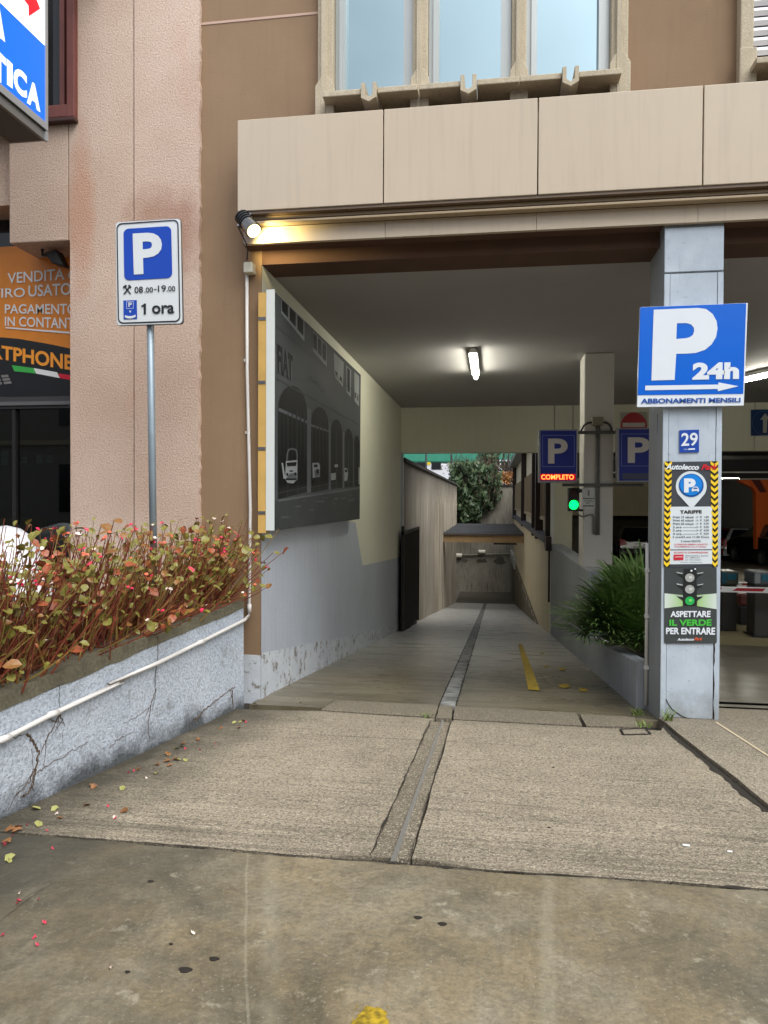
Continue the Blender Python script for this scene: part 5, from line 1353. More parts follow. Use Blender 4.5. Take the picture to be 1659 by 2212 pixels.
for k in range(30):
    y = ypl - .6 + k * .6 + RND.uniform(-.2, .2); h_ = RND.uniform(.04, .22); w_ = RND.uniform(.05, .2)
    MB().add([(XR - .038, y - w_, -1.355), (XR - .038, y + w_, -1.355), (XR - .038, y + w_ * .6, -1.36 - h_ * .7), (XR - .038, y + w_ * .1, -1.36 - h_), (XR - .038, y - w_ * .7, -1.36 - h_ * .5)], [(0, 1, 2, 3, 4)]).build('lime_flake', flat('lime_white', (214, 208, 190), .8), an)
q = [hit(*zH(*p), PX(XR - .06)) for p in ((1265, 1175), (1325, 1258))]
box('notice_box', XR - .12, XR, q[1].y, q[0].y, q[1].z, q[0].z, flat('pale_box', (190, 190, 182), .5), an)
a_ = hit(*zY(690, 1730), PX(XR - .05)); box('bracket', XR - .10, XR, a_.y - .14, a_.y + .14, a_.z - .14, a_.z + .12, m_post, an)
MB().tube([(XR - .03, a_.y, a_.z - .1), (XR - .03, a_.y, a_.z - 1.1)], .02, 6).build('downpipe', m_post, an)
# gate folded back against the left wall
gt = thing('metal_gate', 'black metal gate folded back against the left alley wall', 'gate', (XL + .1, 15, -1))
PG = PX(XL + .09)
g0 = hit(868, 1250, PG).y + .05; g1 = hit(903, 1250, PG).y
zg1 = hit(886, 1143, PG).z; zg0 = -1.30
fr = MB(); fr.box(XL + .07, XL + .12, g0, g0 + .07, gR(g0) - .0, zg1 + .1); fr.box(XL + .07, XL + .12, g1 - .06, g1, gR(g1) + .08, zg1); fr.box(XL + .07, XL + .12, g0, g1, zg1 - .06, zg1)
fr.build('frame', m_dark, gt)
for k in range(22):
    y = g0 + .14 + k * (g1 - g0 - .2) / 21
    box('bar', XL + .082, XL + .108, y - .014, y + .014, zg0 + .25, zg1 - .06, m_dark, gt)
box('sheet', XL + .060, XL + .070, g0 + .03, g1 - .02, zg0, zg1 - .02, flat('black_mesh', (22, 22, 22), .7), gt)
MB().prism([(XL + .085, g0 + .07, gR(g0) + .14), (XL + .085, g1 - .06, gR(g1) + .16), (XL + .085, g1 - .06, zg0 + .42), (XL + .085, g0 + .07, zg0 + .24)], (.012, 0, 0)).build('kick_plate', M('grey_plate', (112, 114, 112), .6, var=.2, streak=.4), gt)

# ================================================================== railway and greenery above the back wall
tr = thing('train', 'white and green train with yellow door surrounds passing above the back wall', 'train', (0, 56, 2.3))
YT = 56
ztp = hit(1000, 1000, PY(YT)).z; zbt = 2.55
m_tg = flat('train_green', (60, 142, 118), .35, var=.08); m_tw = flat('train_white', (222, 222, 228), .35); m_ty = flat('train_yellow', (226, 202, 40), .4); m_tk = flat('train_window', (30, 32, 36), .15)
box('body', -26, 22, YT, YT + 2.8, zbt, ztp - .02, m_tw, tr, bevel=.1)
box('roof', -26, 22, YT - .06, YT + 2.86, ztp, ztp + 1.6, m_tg, tr, bevel=.15)
for q in (((180, 548), (448, 628), m_ty),):
    a_, c_ = hit(*zG(*q[0]), PY(YT - .02)), hit(*zG(*q[1]), PY(YT - .02))
a_, c_ = hit(*zG(175, 548), PY(YT - .03)), hit(*zG(448, 562), PY(YT - .03)); box('door_surround', a_.x, c_.x, YT - .03, YT - .002, c_.z, a_.z, m_ty, tr)
a_, c_ = hit(*zG(275, 562), PY(YT - .03)), hit(*zG(308, 585), PY(YT - .03)); box('door_surround', a_.x, c_.x, YT - .03, YT - .002, c_.z, a_.z, m_ty, tr)
for q in ((195, 565, 275, 640), (315, 562, 392, 625), (890, 568, 975, 640), (-100, 562, 60, 640), (1060, 568, 1200, 640)):
    a_, c_ = hit(*zG(q[0], q[1]), PY(YT - .03)), hit(*zG(q[2], q[3]), PY(YT - .03)); box('window', a_.x, c_.x, YT - .028, YT - .002, c_.z, a_.z, m_tk, tr, bevel=.02)
for q in ((735, 500, 765, 560), (810, 545, 975, 556)):
    a_, c_ = hit(*zG(q[0], q[1]), PY(YT - .10)), hit(*zG(q[2], q[3]), PY(YT - .10)); box('roof_band', a_.x, c_.x, YT - .10, YT - .065, c_.z, a_.z, m_tw, tr)
for i, x_ in enumerate((272, 476, 940)):
    a_ = hit(*zG(x_, 600), PY(50)); o = MB().tube([(a_.x, 50, 2.2), (a_.x, 50, 8)], .07, 7).build('mast', flat('mast_grey', (70, 78, 80), .6), None)
    tag(o, ['thin grey railway mast standing before the yellow train doors', 'thin grey railway mast in the middle of the gap above the alley', 'thin grey railway mast nearest the annex roof'][i], 'mast', 'railway masts')
m_ivy = mk_leaf('ivy_leaf', (44, 62, 40), (82, 104, 68), (112, 124, 88), 1.6, .55)
m_twig = M('twig_brown', (74, 60, 48), .9)
def leafcloud(b, pts, size, mi=0, hang=0.0):
    for p in pts:
        p = Vector(p); s = size * RND.uniform(.6, 1.3)
        n = Vector((RND.uniform(-1, 1), RND.uniform(-1.2, .2), RND.uniform(-.3, 1))).normalized()
        t_ = Vector((RND.uniform(-.6, .6), RND.uniform(-.3, .1), -1 if hang else RND.uniform(-1, 1))).normalized()
        w_ = n.cross(t_)
        if w_.length < .05: continue
        w_.normalize(); t_ = w_.cross(n).normalized() * -1
        b.add([p, p + t_ * s * .5 + w_ * s * .32, p + t_ * s, p + t_ * s * .5 - w_ * s * .32], [(0, 1, 2, 3)], mi)
iv = thing('ivy', 'dark green ivy mass hanging over the back wall of the alley', 'ivy', tuple(hit(*zG(650, 800), PY(YB - .3))))
lo_ = [(470, 600), (560, 585), (700, 600), (790, 620), (860, 690), (850, 800), (840, 880), (760, 950), (700, 1000), (690, 1055), (540, 1055), (500, 800)]
def inpoly(x, y, P):
    r = False
    for i in range(len(P)):
        (x1, y1), (x2, y2) = P[i], P[i - 1]
        if (y1 > y) != (y2 > y) and x < (x2 - x1) * (y - y1) / (y2 - y1) + x1: r = not r
    return r
b = MB(); pts = []
while len(pts) < 5200:
    x, y = RND.uniform(460, 880), RND.uniform(580, 1065)
    if inpoly(x + RND.gauss(0, 20), y + RND.gauss(0, 14), lo_):
        dep = .15 + 1.1 * RND.random() ** 1.6 * max(.25, 1 - abs(x - 600) / 400) * (.4 + .6 * (.5 + .5 * sin(x * .045) * cos(y * .03)))
        pts.append(hit(*zG(x, y), PY(YB - dep)))
leafcloud(b, pts, .26, 0, 1)
b.build('leaves', m_ivy, iv)
b = MB()
for k in range(40):
    x = RND.uniform(500, 840); y = RND.uniform(590, 700); P_ = []
    for j in range(6):
        P_.append(hit(*zG(x + j * RND.uniform(-6, 6), y + j * RND.uniform(30, 55)), PY(YB - RND.uniform(.2, .8))))
    if inpoly(x, y + 150, lo_): b.tube(P_, .02, 3)
b.build('stems', m_twig, iv)
m_rust = mk_leaf('rusty_leaf', (138, 88, 44), (176, 118, 60), (112, 96, 56), 2)
sh = thing('shrub', 'rust orange shrub on top of the back wall beside the annex', 'shrub', tuple(hit(*zG(890, 700), PY(YB + .3))))
b = MB(); pts = []
for k in range(1100):
    x, y = RND.uniform(770, 1000), RND.uniform(630, 742)
    if y > 640 + 40 * abs(sin(x * .02)) * RND.random(): pts.append(hit(*zG(x, y), PY(YB + RND.uniform(-.1, .9))))
leafcloud(b, pts, .17); b.build('leaves', m_rust, sh)
b = MB()
for k in range(26):
    a_ = hit(*zG(RND.uniform(780, 990), 742), PY(YB + .3)); b.tube([a_, a_ + Vector((RND.uniform(-.5, .5), RND.uniform(-.2, .3), RND.uniform(1.0, 2.4)))], .02, 3)
b.build('twigs', m_twig, sh)
sh2 = thing('shrub', 'grey brown leafless shrub above the ivy in front of the train', 'shrub', tuple(hit(*zG(720, 590), PY(YB + 1))))
b = MB()
for k in range(120):
    a_ = hit(*zG(RND.uniform(480, 960), RND.uniform(600, 660)), PY(YB + .8)); b.tube([a_, a_ + Vector((RND.uniform(-.6, .6), 0, RND.uniform(.3, .9)))], .015, 3)
b.build('twigs', m_twig, sh2)
b = MB(); leafcloud(b, [hit(*zG(RND.gauss(700, 120), RND.gauss(612, 18)), PY(YB + RND.uniform(.2, 1.2))) for k in range(900)], .16); b.build('leaves', mk_leaf('dull_leaf', (66, 64, 48), (100, 92, 70)), sh2)
tt = thing('ivy_clad_tree', 'ivy clad tree trunk rising past the train roof', 'tree', tuple(hit(*zG(775, 600), PY(47))))
a_, c_ = hit(*zG(760, 640), PY(47)), hit(*zG(790, 480), PY(47))
MB().tube([a_ - Vector((0, 0, 1)), a_, c_, c_ + Vector((.1, 0, 4))], .32, 9, r1=.2).build('trunk', m_twig, tt)
b = MB(); leafcloud(b, [a_.lerp(c_, RND.uniform(-.1, 2.2)) + Vector((RND.gauss(0, .34), RND.gauss(0, .34), 0)) for k in range(1200)], .25, 0, 1); b.build('crown', m_ivy, tt)

# ================================================================== garage hall on the right
gh = thing('garage_hall', 'dim garage hall behind the portal with grey walls and cars inside', 'garage', (5, 20, -.5))
HX0, HX1, HY1, HZ = XR + .39, 11.0, 48.0, 2.72
m_hall = M('hall_paint', (150, 150, 150), .7, var=.08)
b = box('rear_wall', HX0, HX1, HY1, HY1 + .2, -3, HZ, m_hall, gh)
box('side_wall', HX1, HX1 + .2, YE + .61, HY1, -3, HZ, m_hall, gh)
box('side_wall', HX0 - .002, HX0 + .1, YA1 - .28, HY1, -3, HZ, m_hall, gh)
box('ceiling', HX0, HX1 + .2, YE + .61, HY1 + .2, HZ + .002, HZ + .1, M('hall_ceiling', (96, 94, 90), .8), gh)
MB().face([(HX0, 31.9, gG(31.9)), (HX1, 31.9, gG(31.9)), (HX1, HY1, gG(HY1)), (HX0, HY1, gG(HY1))]).build('garage_floor', m_lane, kind='structure')
box('portal_jamb', XE - .3, XE, YE + .31, YE + .6, -1, EB + .02, m_hall, gh)
# raised door with its slats and rails at the portal
rd = thing('roller_shutter', 'dark raised roller shutter with grey slats above the garage portal', 'shutter', (4, YE + .4, 2.2))
YD = YE + .34
def zW_z(y): return hit(*zW(600, y), PY(YD)).z
xa_ = hit(*zF(600, 600), PY(YD)).x
m_sd = flat('shutter_dark', (34, 32, 32), .5); m_sg = flat('shutter_grey', (92, 90, 88), .45)
for y0, y1, mm in ((1005, 1060, m_sd), (1062, 1092, m_sg), (1094, 1172, m_sd), (1174, 1232, m_sg), (1234, 1462, m_sd), (1490, 1585, m_sd)):
    box('slat', xa_, XE - .35, YD, YD + .05 + (.02 if mm is m_sg else 0), zW_z(y1), min(zW_z(y0), EB + .3), mm, rd)
box('slat', xa_, XE - .35, YD - .012, YD + .05, zW_z(1488), zW_z(1464), m_white, rd)
box('slat', xa_, XE - .35, YD + .02, YD + .07, zW_z(1612), zW_z(1588), flat('pale_rail', (190, 186, 178), .45), rd)
tube_lamp('lit fluorescent tube inside the dark garage hall behind the pillar', (hit(1570, 1042, PY(22)).x - 1.0, 22, 2.2), (hit(1570, 1042, PY(22)).x + .35, 22.0, 2.2), mt=m_tube2)
tube_lamp('added fluorescent tube deep in the garage hall, lighting the parked cars', (hit(1640, 1042, PY(33)).x, 33, 2.62), (hit(1640, 1042, PY(33)).x + 1.5, 33.0, 2.62), mt=m_tube2)  # extra tube, added to brighten the hall
# orange branching column
oc = thing('orange_column', 'orange steel column with two branching arms in the garage hall', 'column', (hit(1640, 1120, PY(30)).x, 30, -1))
m_oc = flat('orange_steel', (214, 92, 22), .5, var=.08); PO = PY(30)
plate('stem', [(1040, 1850), (1360, 1850), (1380, 2900), (1050, 2900)], PO, m_oc, oc, .35, Z=zW)
plate('arm', [(722, 1640), (790, 1590), (935, 1590), (1115, 1848), (1040, 1848), (985, 1760)], PO, m_oc, oc, .35, .01, Z=zW)
plate('arm', [(1115, 1590), (1500, 1590), (1330, 1848), (1250, 1848)], PO, m_oc, oc, .35, .01, Z=zW)
plate('web', [(940, 1592), (1112, 1592), (1248, 1846), (1117, 1846)], PO, flat('shaded_orange', (84, 26, 18), .6), oc, .2, -.10, Z=zW)  # orange steel in darker red-brown, its shading put into the colour
# cars
m_tyre = flat('tyre_rubber', (24, 24, 25), .8); m_cg_ = flat('car_glass', (20, 24, 28), .08); m_rim = flat('alloy_rim', (130, 132, 136), .35, metal=.7)
m_tail = flat('tail_lamp', (170, 16, 24), .2); m_numb = flat('number_plate', (222, 222, 216), .4)
def car(label, x, y, yaw, col, suv=0.0, z=None):
    z = gG(y) + .004 if z is None else z
    t = thing('parked_car', label, 'car', (x, y, z), 'cars parked in the garage hall')
    mt = Matrix.Translation((x, y, z)) @ Matrix.Rotation(yaw, 4, 'Z')
    T = lambda p: mt @ Vector(p)
    paint = NT('car_paint'); paint.color(S(*col)); paint.rough(.25); paint.b.inputs['Coat Weight'].default_value = .6 if max(col) > 60 else .1; paint = paint.m
    h = suv
    lowp = [(-2.0, .30), (-2.03, .55), (-1.98, .88 + h), (-1.9, .98 + h), (.75, .95 + h), (1.6, .82 + h), (1.98, .66 + h), (2.03, .45), (1.95, .24)]
    for ax_ in (1.28, -1.25): pass
    arch_ = [(1.28 + .36 * cos(a), .30 + .36 * sin(a)) for a in [k * pi / 6 for k in range(7)]] + [(.85, .22), (-.85, .22)] + [(-1.25 + .36 * cos(a), .30 + .36 * sin(a)) for a in [k * pi / 6 for k in range(7)]]
    P_ = lowp + [(1.64, .24)] + arch_ + [(-1.62, .26)]
    MB().prism([T((a, -.86, c)) for a, c in P_], mt.to_3x3() @ Vector((0, 1.72, 0))).build('body', paint, t, bevel=.05)
    A_ = [(-1.92, -.80, .97 + h), (.78, -.80, .94 + h), (.78, .80, .94 + h), (-1.92, .80, .97 + h)]
    B_ = [(-1.48, -.60, 1.46 + h), (-.05, -.60, 1.47 + h), (-.05, .60, 1.47 + h), (-1.48, .60, 1.46 + h)]
    MB().add([T(p) for p in A_ + B_], [(0, 1, 5, 4), (1, 2, 6, 5), (2, 3, 7, 6), (3, 0, 4, 7), (4, 5, 6, 7)]).build('cabin', paint, t, bevel=.05)
    def pane(i, j, u0, u1, v0, v1, nm):
        q = [Vector(A_[i]), Vector(A_[j]), Vector(B_[j]), Vector(B_[i])]
        n = (q[1] - q[0]).cross(q[3] - q[0]).normalized() * .012
        f = lambda u, v: T((q[0] * (1 - u) + q[1] * u) * (1 - v) + (q[3] * (1 - u) + q[2] * u) * v + n)
        MB().face([f(u0, v0), f(u1, v0), f(u1, v1), f(u0, v1)]).build(nm, m_cg_, t)
    pane(3, 0, .10, .90, .12, .86, 'rear_window'); pane(1, 2, .08, .92, .06, .92, 'windscreen')
    for i, j in ((0, 1), (2, 3)):
        pane(i, j, .08, .46, .12, .86, 'side_window'); pane(i, j, .50, .90, .12, .86, 'side_window')
    for ax_ in (1.28, -1.25):
        for s_ in (-.78, .78):
            w_ = MB().tube([T((ax_, s_ - .1, .30)), T((ax_, s_ + .1, .30))], .30, 18).build('wheel', m_tyre, t)
            MB().tube([T((ax_, s_ + (.1 if s_ > 0 else -.1), .30)), T((ax_, s_ + (.112 if s_ > 0 else -.112), .30))], .19, 12).build('rim', m_rim, w_)
    for s_ in (-1, 1):
        MB().prism([T((-2.035, s_ * .84, .66 + h)), T((-2.035, s_ * .55, .72 + h)), T((-2.0, s_ * .58, .92 + h)), T((-1.98, s_ * .84, .96 + h))], mt.to_3x3() @ Vector((.03, 0, 0))).build('tail_light', m_tail, t)
        MB().prism([T((2.04, s_ * .82, .56 + h)), T((2.04, s_ * .5, .56 + h)), T((1.97, s_ * .5, .70 + h)), T((1.93, s_ * .82, .70 + h))], mt.to_3x3() @ Vector((-.03, 0, 0))).build('headlight', m_chr, t)
    MB().prism([T((-2.06, -.88, .28)), T((-2.06, .88, .28)), T((-2.07, .88, .50)), T((-2.07, -.88, .50))], mt.to_3x3() @ Vector((.2, 0, 0))).build('bumper', paint, t, bevel=.03)
    MB().prism([T((-2.08, -.26, .56 + h)), T((-2.08, .26, .56 + h)), T((-2.07, .26, .67 + h)), T((-2.07, -.26, .67 + h))], mt.to_3x3() @ Vector((.06, 0, 0))).build('number_plate', m_numb, t)
    return t
cx = lambda px, y: hit(px, 1150, PY(y)).x
car('grey hatchback seen from behind between the pillar and the orange column', cx(1612, 35), 35, rad(72), (176, 182, 186))
car('red hatchback partly hidden by the pillar, left of the grey hatchback', cx(1552, 37.5), 37.5, rad(80), (150, 14, 26))
car('black tall car at the right edge in front of the grey hatchback', cx(1662, 31), 31, rad(95), (18, 19, 22), .14)
car('silver car parked deepest in the hall, only its roof showing', cx(1606, 43), 43, rad(15), (170, 168, 160))
car('black car in the shade between the inner column and the pillar', cx(1372, 36), 36, rad(85), (16, 16, 18))
# entry barrier and ticket machines on their island
isl = MB(); YI = 9.0
isl.prism([(hit(1520, 1370, PY(YI)).x, YI - .25, gG(YI) - .02), (6, YI - .75, gG(YI) - .02), (6, YI + .9, gG(YI) - .02), (hit(1520, 1370, PY(YI)).x, YI + .9, gG(YI) - .02)], (0, 0, .12)).build('island', M('olive_kerb', (128, 118, 84), .8, var=.15), kind='structure')
br = thing('barrier', 'white and red striped barrier boom across the garage lane', 'barrier', tuple(hit(1555, 1280, PY(8.4))))
PBm = PY(8.4)
q = [hit(*zS(*p), PBm) for p in ((60, 1018), (60, 1085))]
x1_ = q[0].x + 2.6; zb1, zb0 = q[0].z, q[1].z
box('boom', q[0].x, x1_, 8.4, 8.45, zb0, zb1, m_white, br, bevel=.006)
m_rr = flat('barrier_red', (168, 18, 26), .4)
for k in range(6):
    x_ = hit(*zS(245, 1040), PBm).x + (k - 1) * .44
    MB().prism([(x_ - .01, 8.398, zb0 + .018), (x_ + .30, 8.398, zb0 + .018), (x_ + .33, 8.398, zb1 - .008), (x_ + .04, 8.398, zb1 - .008)], (0, -.002, 0)).build('red_stripe', m_rr, br)
box('end_rod', q[0].x - .03, q[0].x + .012, 8.38, 8.42, zb0 + .02, hit(*zS(90, 445), PBm).z, m_white, br)
box('post', x1_, x1_ + .3, 8.3, 8.6, gG(8.4), zb1 + .2, flat('barrier_post', (200, 120, 40), .5), br, bevel=.02)
br2 = thing('barrier', 'second white and red barrier boom behind the ticket machines', 'barrier', tuple(hit(1590, 1240, PY(11))))
q = [hit(*zS(*p), PY(11)) for p in ((300, 965), (300, 1003))]
box('boom', q[0].x - .6, q[0].x + 2.4, 11, 11.05, q[1].z, q[0].z, m_white, br2)
for k in range(4): box('red_stripe', q[0].x + .06 + k * .42 - .42, q[0].x + .26 + k * .42 - .42, 10.996, 10.999, q[1].z + .012, q[0].z - .01, m_rr, br2)
box('post', q[0].x + 2.4, q[0].x + 2.7, 10.9, 11.2, gG(11), q[0].z + .1, m_dark, br2)
def machine(label, x0, x1, ytop, ysh, teal, Y_):
    a_, c_ = hit(*zS(x0, ytop), PY(Y_)), hit(*zS(x1, ysh), PY(Y_))
    t = thing('ticket_machine', label, 'ticket machine', ((a_.x + c_.x) / 2, Y_, gG(Y_)), 'ticket machines on the island')
    box('head', a_.x, c_.x, Y_, Y_ + .34, c_.z, a_.z, flat('machine_grey' if not teal else 'machine_khaki', (92, 96, 100) if not teal else (84, 90, 74), .45), t, bevel=.02)
    w = c_.x - a_.x
    box('side_panel', a_.x + .006, a_.x + w * .3, Y_ - .008, Y_ - .001, c_.z + .02, a_.z - .02, flat('machine_teal' if teal else 'machine_pale', (20, 92, 112) if teal else (150, 152, 152), .4), t)
    box('screen', a_.x + w * .36, c_.x - .03, Y_ - .008, Y_ - .001, a_.z - .10, a_.z - .03, flat('machine_screen', (30, 110, 130) if teal else (70, 74, 78), .3), t)
    box('stand', a_.x + .02, c_.x - .01, Y_ + .03, Y_ + .30, gG(Y_) + .05, c_.z - .002, flat('stand_grey', (58, 56, 50), .5), t, bevel=.01)
    box('foot', a_.x, c_.x, Y_ + .01, Y_ + .33, gG(Y_) + .0, gG(Y_) + .11, m_dark, t)
machine('ticket machine with teal panel beside the pillar', 100, 318, 822, 1000, True, YI + .1)
machine('grey ticket machine at the right edge', 508, 760, 830, 1000, False, YI - .3)
wb = thing('waste_bin', 'dark bin standing between the two ticket machines', 'bin', tuple(hit(*zS(410, 1400), PY(9.6))))
a_, c_ = hit(*zS(325, 1255), PY(9.6)), hit(*zS(500, 1540), PY(9.6))
box('drum', a_.x, c_.x, 9.6, 9.9, gG(9.6) + .10, a_.z, m_dark, wb, bevel=.02)
box('lid', a_.x - .01, c_.x + .01, 9.59, 9.91, a_.z, hit(*zS(410, 1105), PY(9.6)).z, flat('bin_lid', (110, 52, 48), .4), wb, bevel=.03)

# ================================================================== across the street (seen in the glass)
ob = thing('opposite_building', 'pale building across the street reflected in the shop glass', 'building', (-6, -17, 0))
box('wall', -34, 26, -18, -17, 0, 8.5, M('opposite_render', (150, 146, 136), .8, var=.08), ob)
for k in range(9):
    for z_ in (1.0, 4.6):
        box('window', -30 + k * 6, -28.6 + k * 6, -16.99, -16.95, z_, z_ + 2.0, flat('dark_window', (38, 42, 46), .06), ob)
box('string_course', -34, 26, -16.99, -16.9, 3.8, 4.0, m_conc, ob)
bt_ = thing('bare_tree', 'leafless street tree reflected in the shop glass', 'tree', (-6.5, -9, .1))
b = MB()
def branch(p, d, l, r, dep):
    e = p + d * l
    b.tube([p, p.lerp(e, .5) + Vector((RND.uniform(-.05, .05), 0, .03)) * l, e], r, 5, r1=r * .6)
    if dep:
        for k in range(3):
            nd = (d + Vector((RND.uniform(-.8, .8), RND.uniform(-.8, .8), RND.uniform(-.1, .6)))).normalized()
            branch(e, nd, l * .72, r * .58, dep - 1)
branch(Vector((-6.5, -9, .1)), Vector((0, 0, 1)), 2.2, .14, 4)
b.build('trunk', m_twig, bt_)

car('dark car parked across the street, reflected in the shop glass', -5.5, -4.0, 0.1, (40, 44, 50), 0.0, .19)['group'] = 'cars on the street side'

# ================================================================== plants in the front planter
m_rs = mk_leaf('red_stem', (104, 40, 30), (138, 66, 44), (132, 94, 52), 9, .5)
m_ys = mk_leaf('olive_stem', (128, 104, 48), (150, 126, 66), (120, 70, 40), 9, .5)
m_l1 = mk_leaf('olive_leaf', (98, 102, 42), (136, 134, 58), (156, 116, 50), 14, .45)
m_l2 = mk_leaf('bronze_leaf', (124, 76, 38), (156, 108, 56), (110, 98, 44), 14, .45)
m_f1 = flat('pink_petal', (222, 44, 84), .5); m_f2 = flat('pale_petal', (234, 214, 200), .5); m_f3 = flat('salmon_petal', (226, 112, 84), .5)
def leafshape(b, p, d, up, L, w, mi):
    s = d.cross(up)
    if s.length < .05: s = Vector((1, 0, 0))
    s.normalize(); n = s.cross(d).normalized()
    cup = n * L * .10; droop = Vector((0, 0, -.22 * L))
    v = [p, p + d * L * .22 + s * w * .7 + cup, p + d * L * .55 + s * w + cup + droop * .3, p + d * L * .85 + s * w * .5 + droop * .7, p + d * L + droop,
         p + d * L * .85 - s * w * .5 + droop * .7, p + d * L * .55 - s * w + cup + droop * .3, p + d * L * .22 - s * w * .7 + cup, p + d * L * .5 + droop * .2]
    b.add(v, [(0, 1, 8), (1, 2, 8), (2, 3, 8), (3, 4, 8), (4, 5, 8), (5, 6, 8), (6, 7, 8), (7, 0, 8)], mi)
npl = 24
def proto(nm, w, mat):
    b = MB(); leafshape(b, Vector((0, 0, 0)), Vector((1, 0, 0)), Vector((0, 0, 1)), 1.0, w, 0)
    me = bpy.data.meshes.new(nm); me.from_pydata(b.v, [], b.f); me.materials.append(mat); return me
LEAF = [proto('leaf', w, mm) for mm in (m_l1, m_l1, m_l1, m_l1, m_l2, mk_leaf('rust_leaf', (140, 58, 36), (170, 92, 54), (110, 84, 40), 14, .45)) for w in (.34, .42, .5)]
PETAL = [proto('flower', .5, mm) for mm in (m_f1, m_f1, m_f2, m_f3)]
def put(me, nm, parent, at, d, up, L):
    s = d.cross(up)
    if s.length < .05: s = Vector((1, 0, 0))
    s.normalize(); n = s.cross(d).normalized()
    o = bpy.data.objects.new(nm, me); COL.objects.link(o); o.parent = parent
    o.matrix_parent_inverse = Matrix.Translation(-parent.location)
    R_ = Matrix((d * L, -s * L, n * L)).transposed().to_4x4(); R_.translation = at
    o.matrix_basis = R_
    return o
ORD = 'first second third fourth fifth sixth seventh eighth ninth tenth eleventh twelfth thirteenth fourteenth fifteenth sixteenth seventeenth eighteenth nineteenth twentieth twenty-first twenty-second twenty-third twenty-fourth'.split()
for k in range(npl):
    f = (k + .5) / npl
    base = tA.lerp(tB2, f * .74 + .008)
    back = RND.uniform(.10, .42) if k % 2 else RND.uniform(.08, .16)
    base = base - nP * (.05 + back) + Vector((0, 0, -.03))
    t = thing('begonia', 'straggly red stemmed begonia, %s in the planter row from the facade end' % ORD[k], 'plant', tuple(base), 'red stemmed begonias in the front planter')
    bs = MB()
    for j in range(38 if k else 46):
        p = base + Vector((RND.gauss(0, .06), RND.gauss(0, .09), 0))
        H = RND.uniform(.30, .70)
        if f > .5: H *= 1.12
        lean = Vector((.24 + RND.gauss(0, .30) + (.45 if f < .08 and j % 2 else 0), RND.gauss(.10, .30), 1)).normalized()
        if RND.random() < .09: lean = (Vector((.95, RND.uniform(-.35, .55), .40))).normalized(); H *= .85
        P_ = [p]; d = lean.copy(); cur = p.copy()
        bend = Vector((RND.uniform(-.12, .18), RND.uniform(-.14, .14), RND.uniform(.02, .24)))
        for s in range(5):
            cur = cur + d * (H / 5); P_.append(cur.copy()); d = (d + bend * .5 + Vector((RND.gauss(0, .07), RND.gauss(0, .07), 0))).normalized()
        bs.tube(P_, RND.uniform(.0035, .0065), 4, mi=0 if RND.random() < .68 else 1, caps=False, r1=.002)
        for q in range(RND.choice((0, 1, 2, 2, 3, 4))):
            at = P_[5] if q == 0 else P_[RND.choice((2, 3, 3, 4, 4))].lerp(P_[5], RND.random() * .6)
            dd = Vector((RND.uniform(-1, 1), RND.uniform(-1, .6), RND.uniform(-.8, .4))).normalized()
            put(RND.choice(LEAF), 'leaf', t, at, dd, Vector((RND.uniform(-.7, .7), RND.uniform(-1.0, .2), 1)), RND.uniform(.022, .056) * (1.35 if RND.random() < .25 else 1))
        if RND.random() < .20:
            me = RND.choice(PETAL)
            for q in range(RND.choice((1, 2, 3))):
                dd = Vector((RND.uniform(-1, 1), RND.uniform(-1, .3), RND.uniform(-.4, .8))).normalized()
                put(me, 'flower', t, P_[5], dd, Vector((0, -.5, 1)), RND.uniform(.014, .026))
    bs.build('stems', [m_rs, m_ys], t, kind='stuff')
dp = hit(*zX(0, 0), PS)
# weeds at the foot of the pillar and at the threshold
m_wd_ = mk_leaf('weed_green', (86, 110, 44), (122, 140, 62), None, 12)
def weed(label, p, n, h):
    t = thing('weed', label, 'weed', tuple(p), 'small weeds in the joints')
    b = MB()
    for k in range(n):
        a = RND.uniform(0, 2 * pi); d = Vector((cos(a) * .7, sin(a) * .7, 1)).normalized(); w = Vector((-sin(a), cos(a), 0)) * .004
        o_ = Vector((RND.gauss(0, .02), RND.gauss(0, .015), 0)); L = h * RND.uniform(.5, 1.1)
        q0 = p + o_; q1 = q0 + d * L * .6; q2 = q0 + d * L + Vector((cos(a), sin(a), -.3)) * L * .25
        b.add([q0 - w, q0 + w, q1 + w * .8, q1 - w * .8, q2], [(0, 1, 2, 3), (3, 2, 4)])
    b.build('blades', m_wd_, t)
weed('tuft of weeds at the front left foot of the grey pillar', hit(*zP(420, 1080), PL((0, 5.3, 0), (0, .045, 1))) + Vector((0, -.01, .02)), 26, .11)
weed('weeds beside the white pipe at the pillar foot', hit(*zP(70, 985), APR) + Vector((0, 0, .0)), 24, .07)
weed('low weeds behind the small cover frame', hit(*zP(130, 1120), APR), 26, .05)
weed('weed growing in the joint beside the drain strip', hit(*zO(690, 487), APR), 16, .05)
# inspection cover frame
q = [hit(*zP(*p), APR) for p in ((-130, 1160), (165, 1150), (222, 1212), (-95, 1222))]
o = MB()
for i in range(4):
    a_, c_ = q[i], q[(i + 1) % 4]; d_ = (c_ - a_).normalized(); n_ = Vector((-d_.y, d_.x, 0)) * .008
    o.prism([a_ - n_ + Vector((0, 0, .004)), c_ - n_ + Vector((0, 0, .004)), c_ + n_ + Vector((0, 0, .004)), a_ + n_ + Vector((0, 0, .004))], (0, 0, -.02))
cv_ = thing('inspection_cover', 'small square inspection cover set in the apron before the pillar', 'cover', tuple(q[0]))
o.build('frame', m_dark, cv_)
MB().prism([p + Vector((0, 0, .003)) for p in q], (0, 0, -.02)).build('lid', m_apron, cv_)
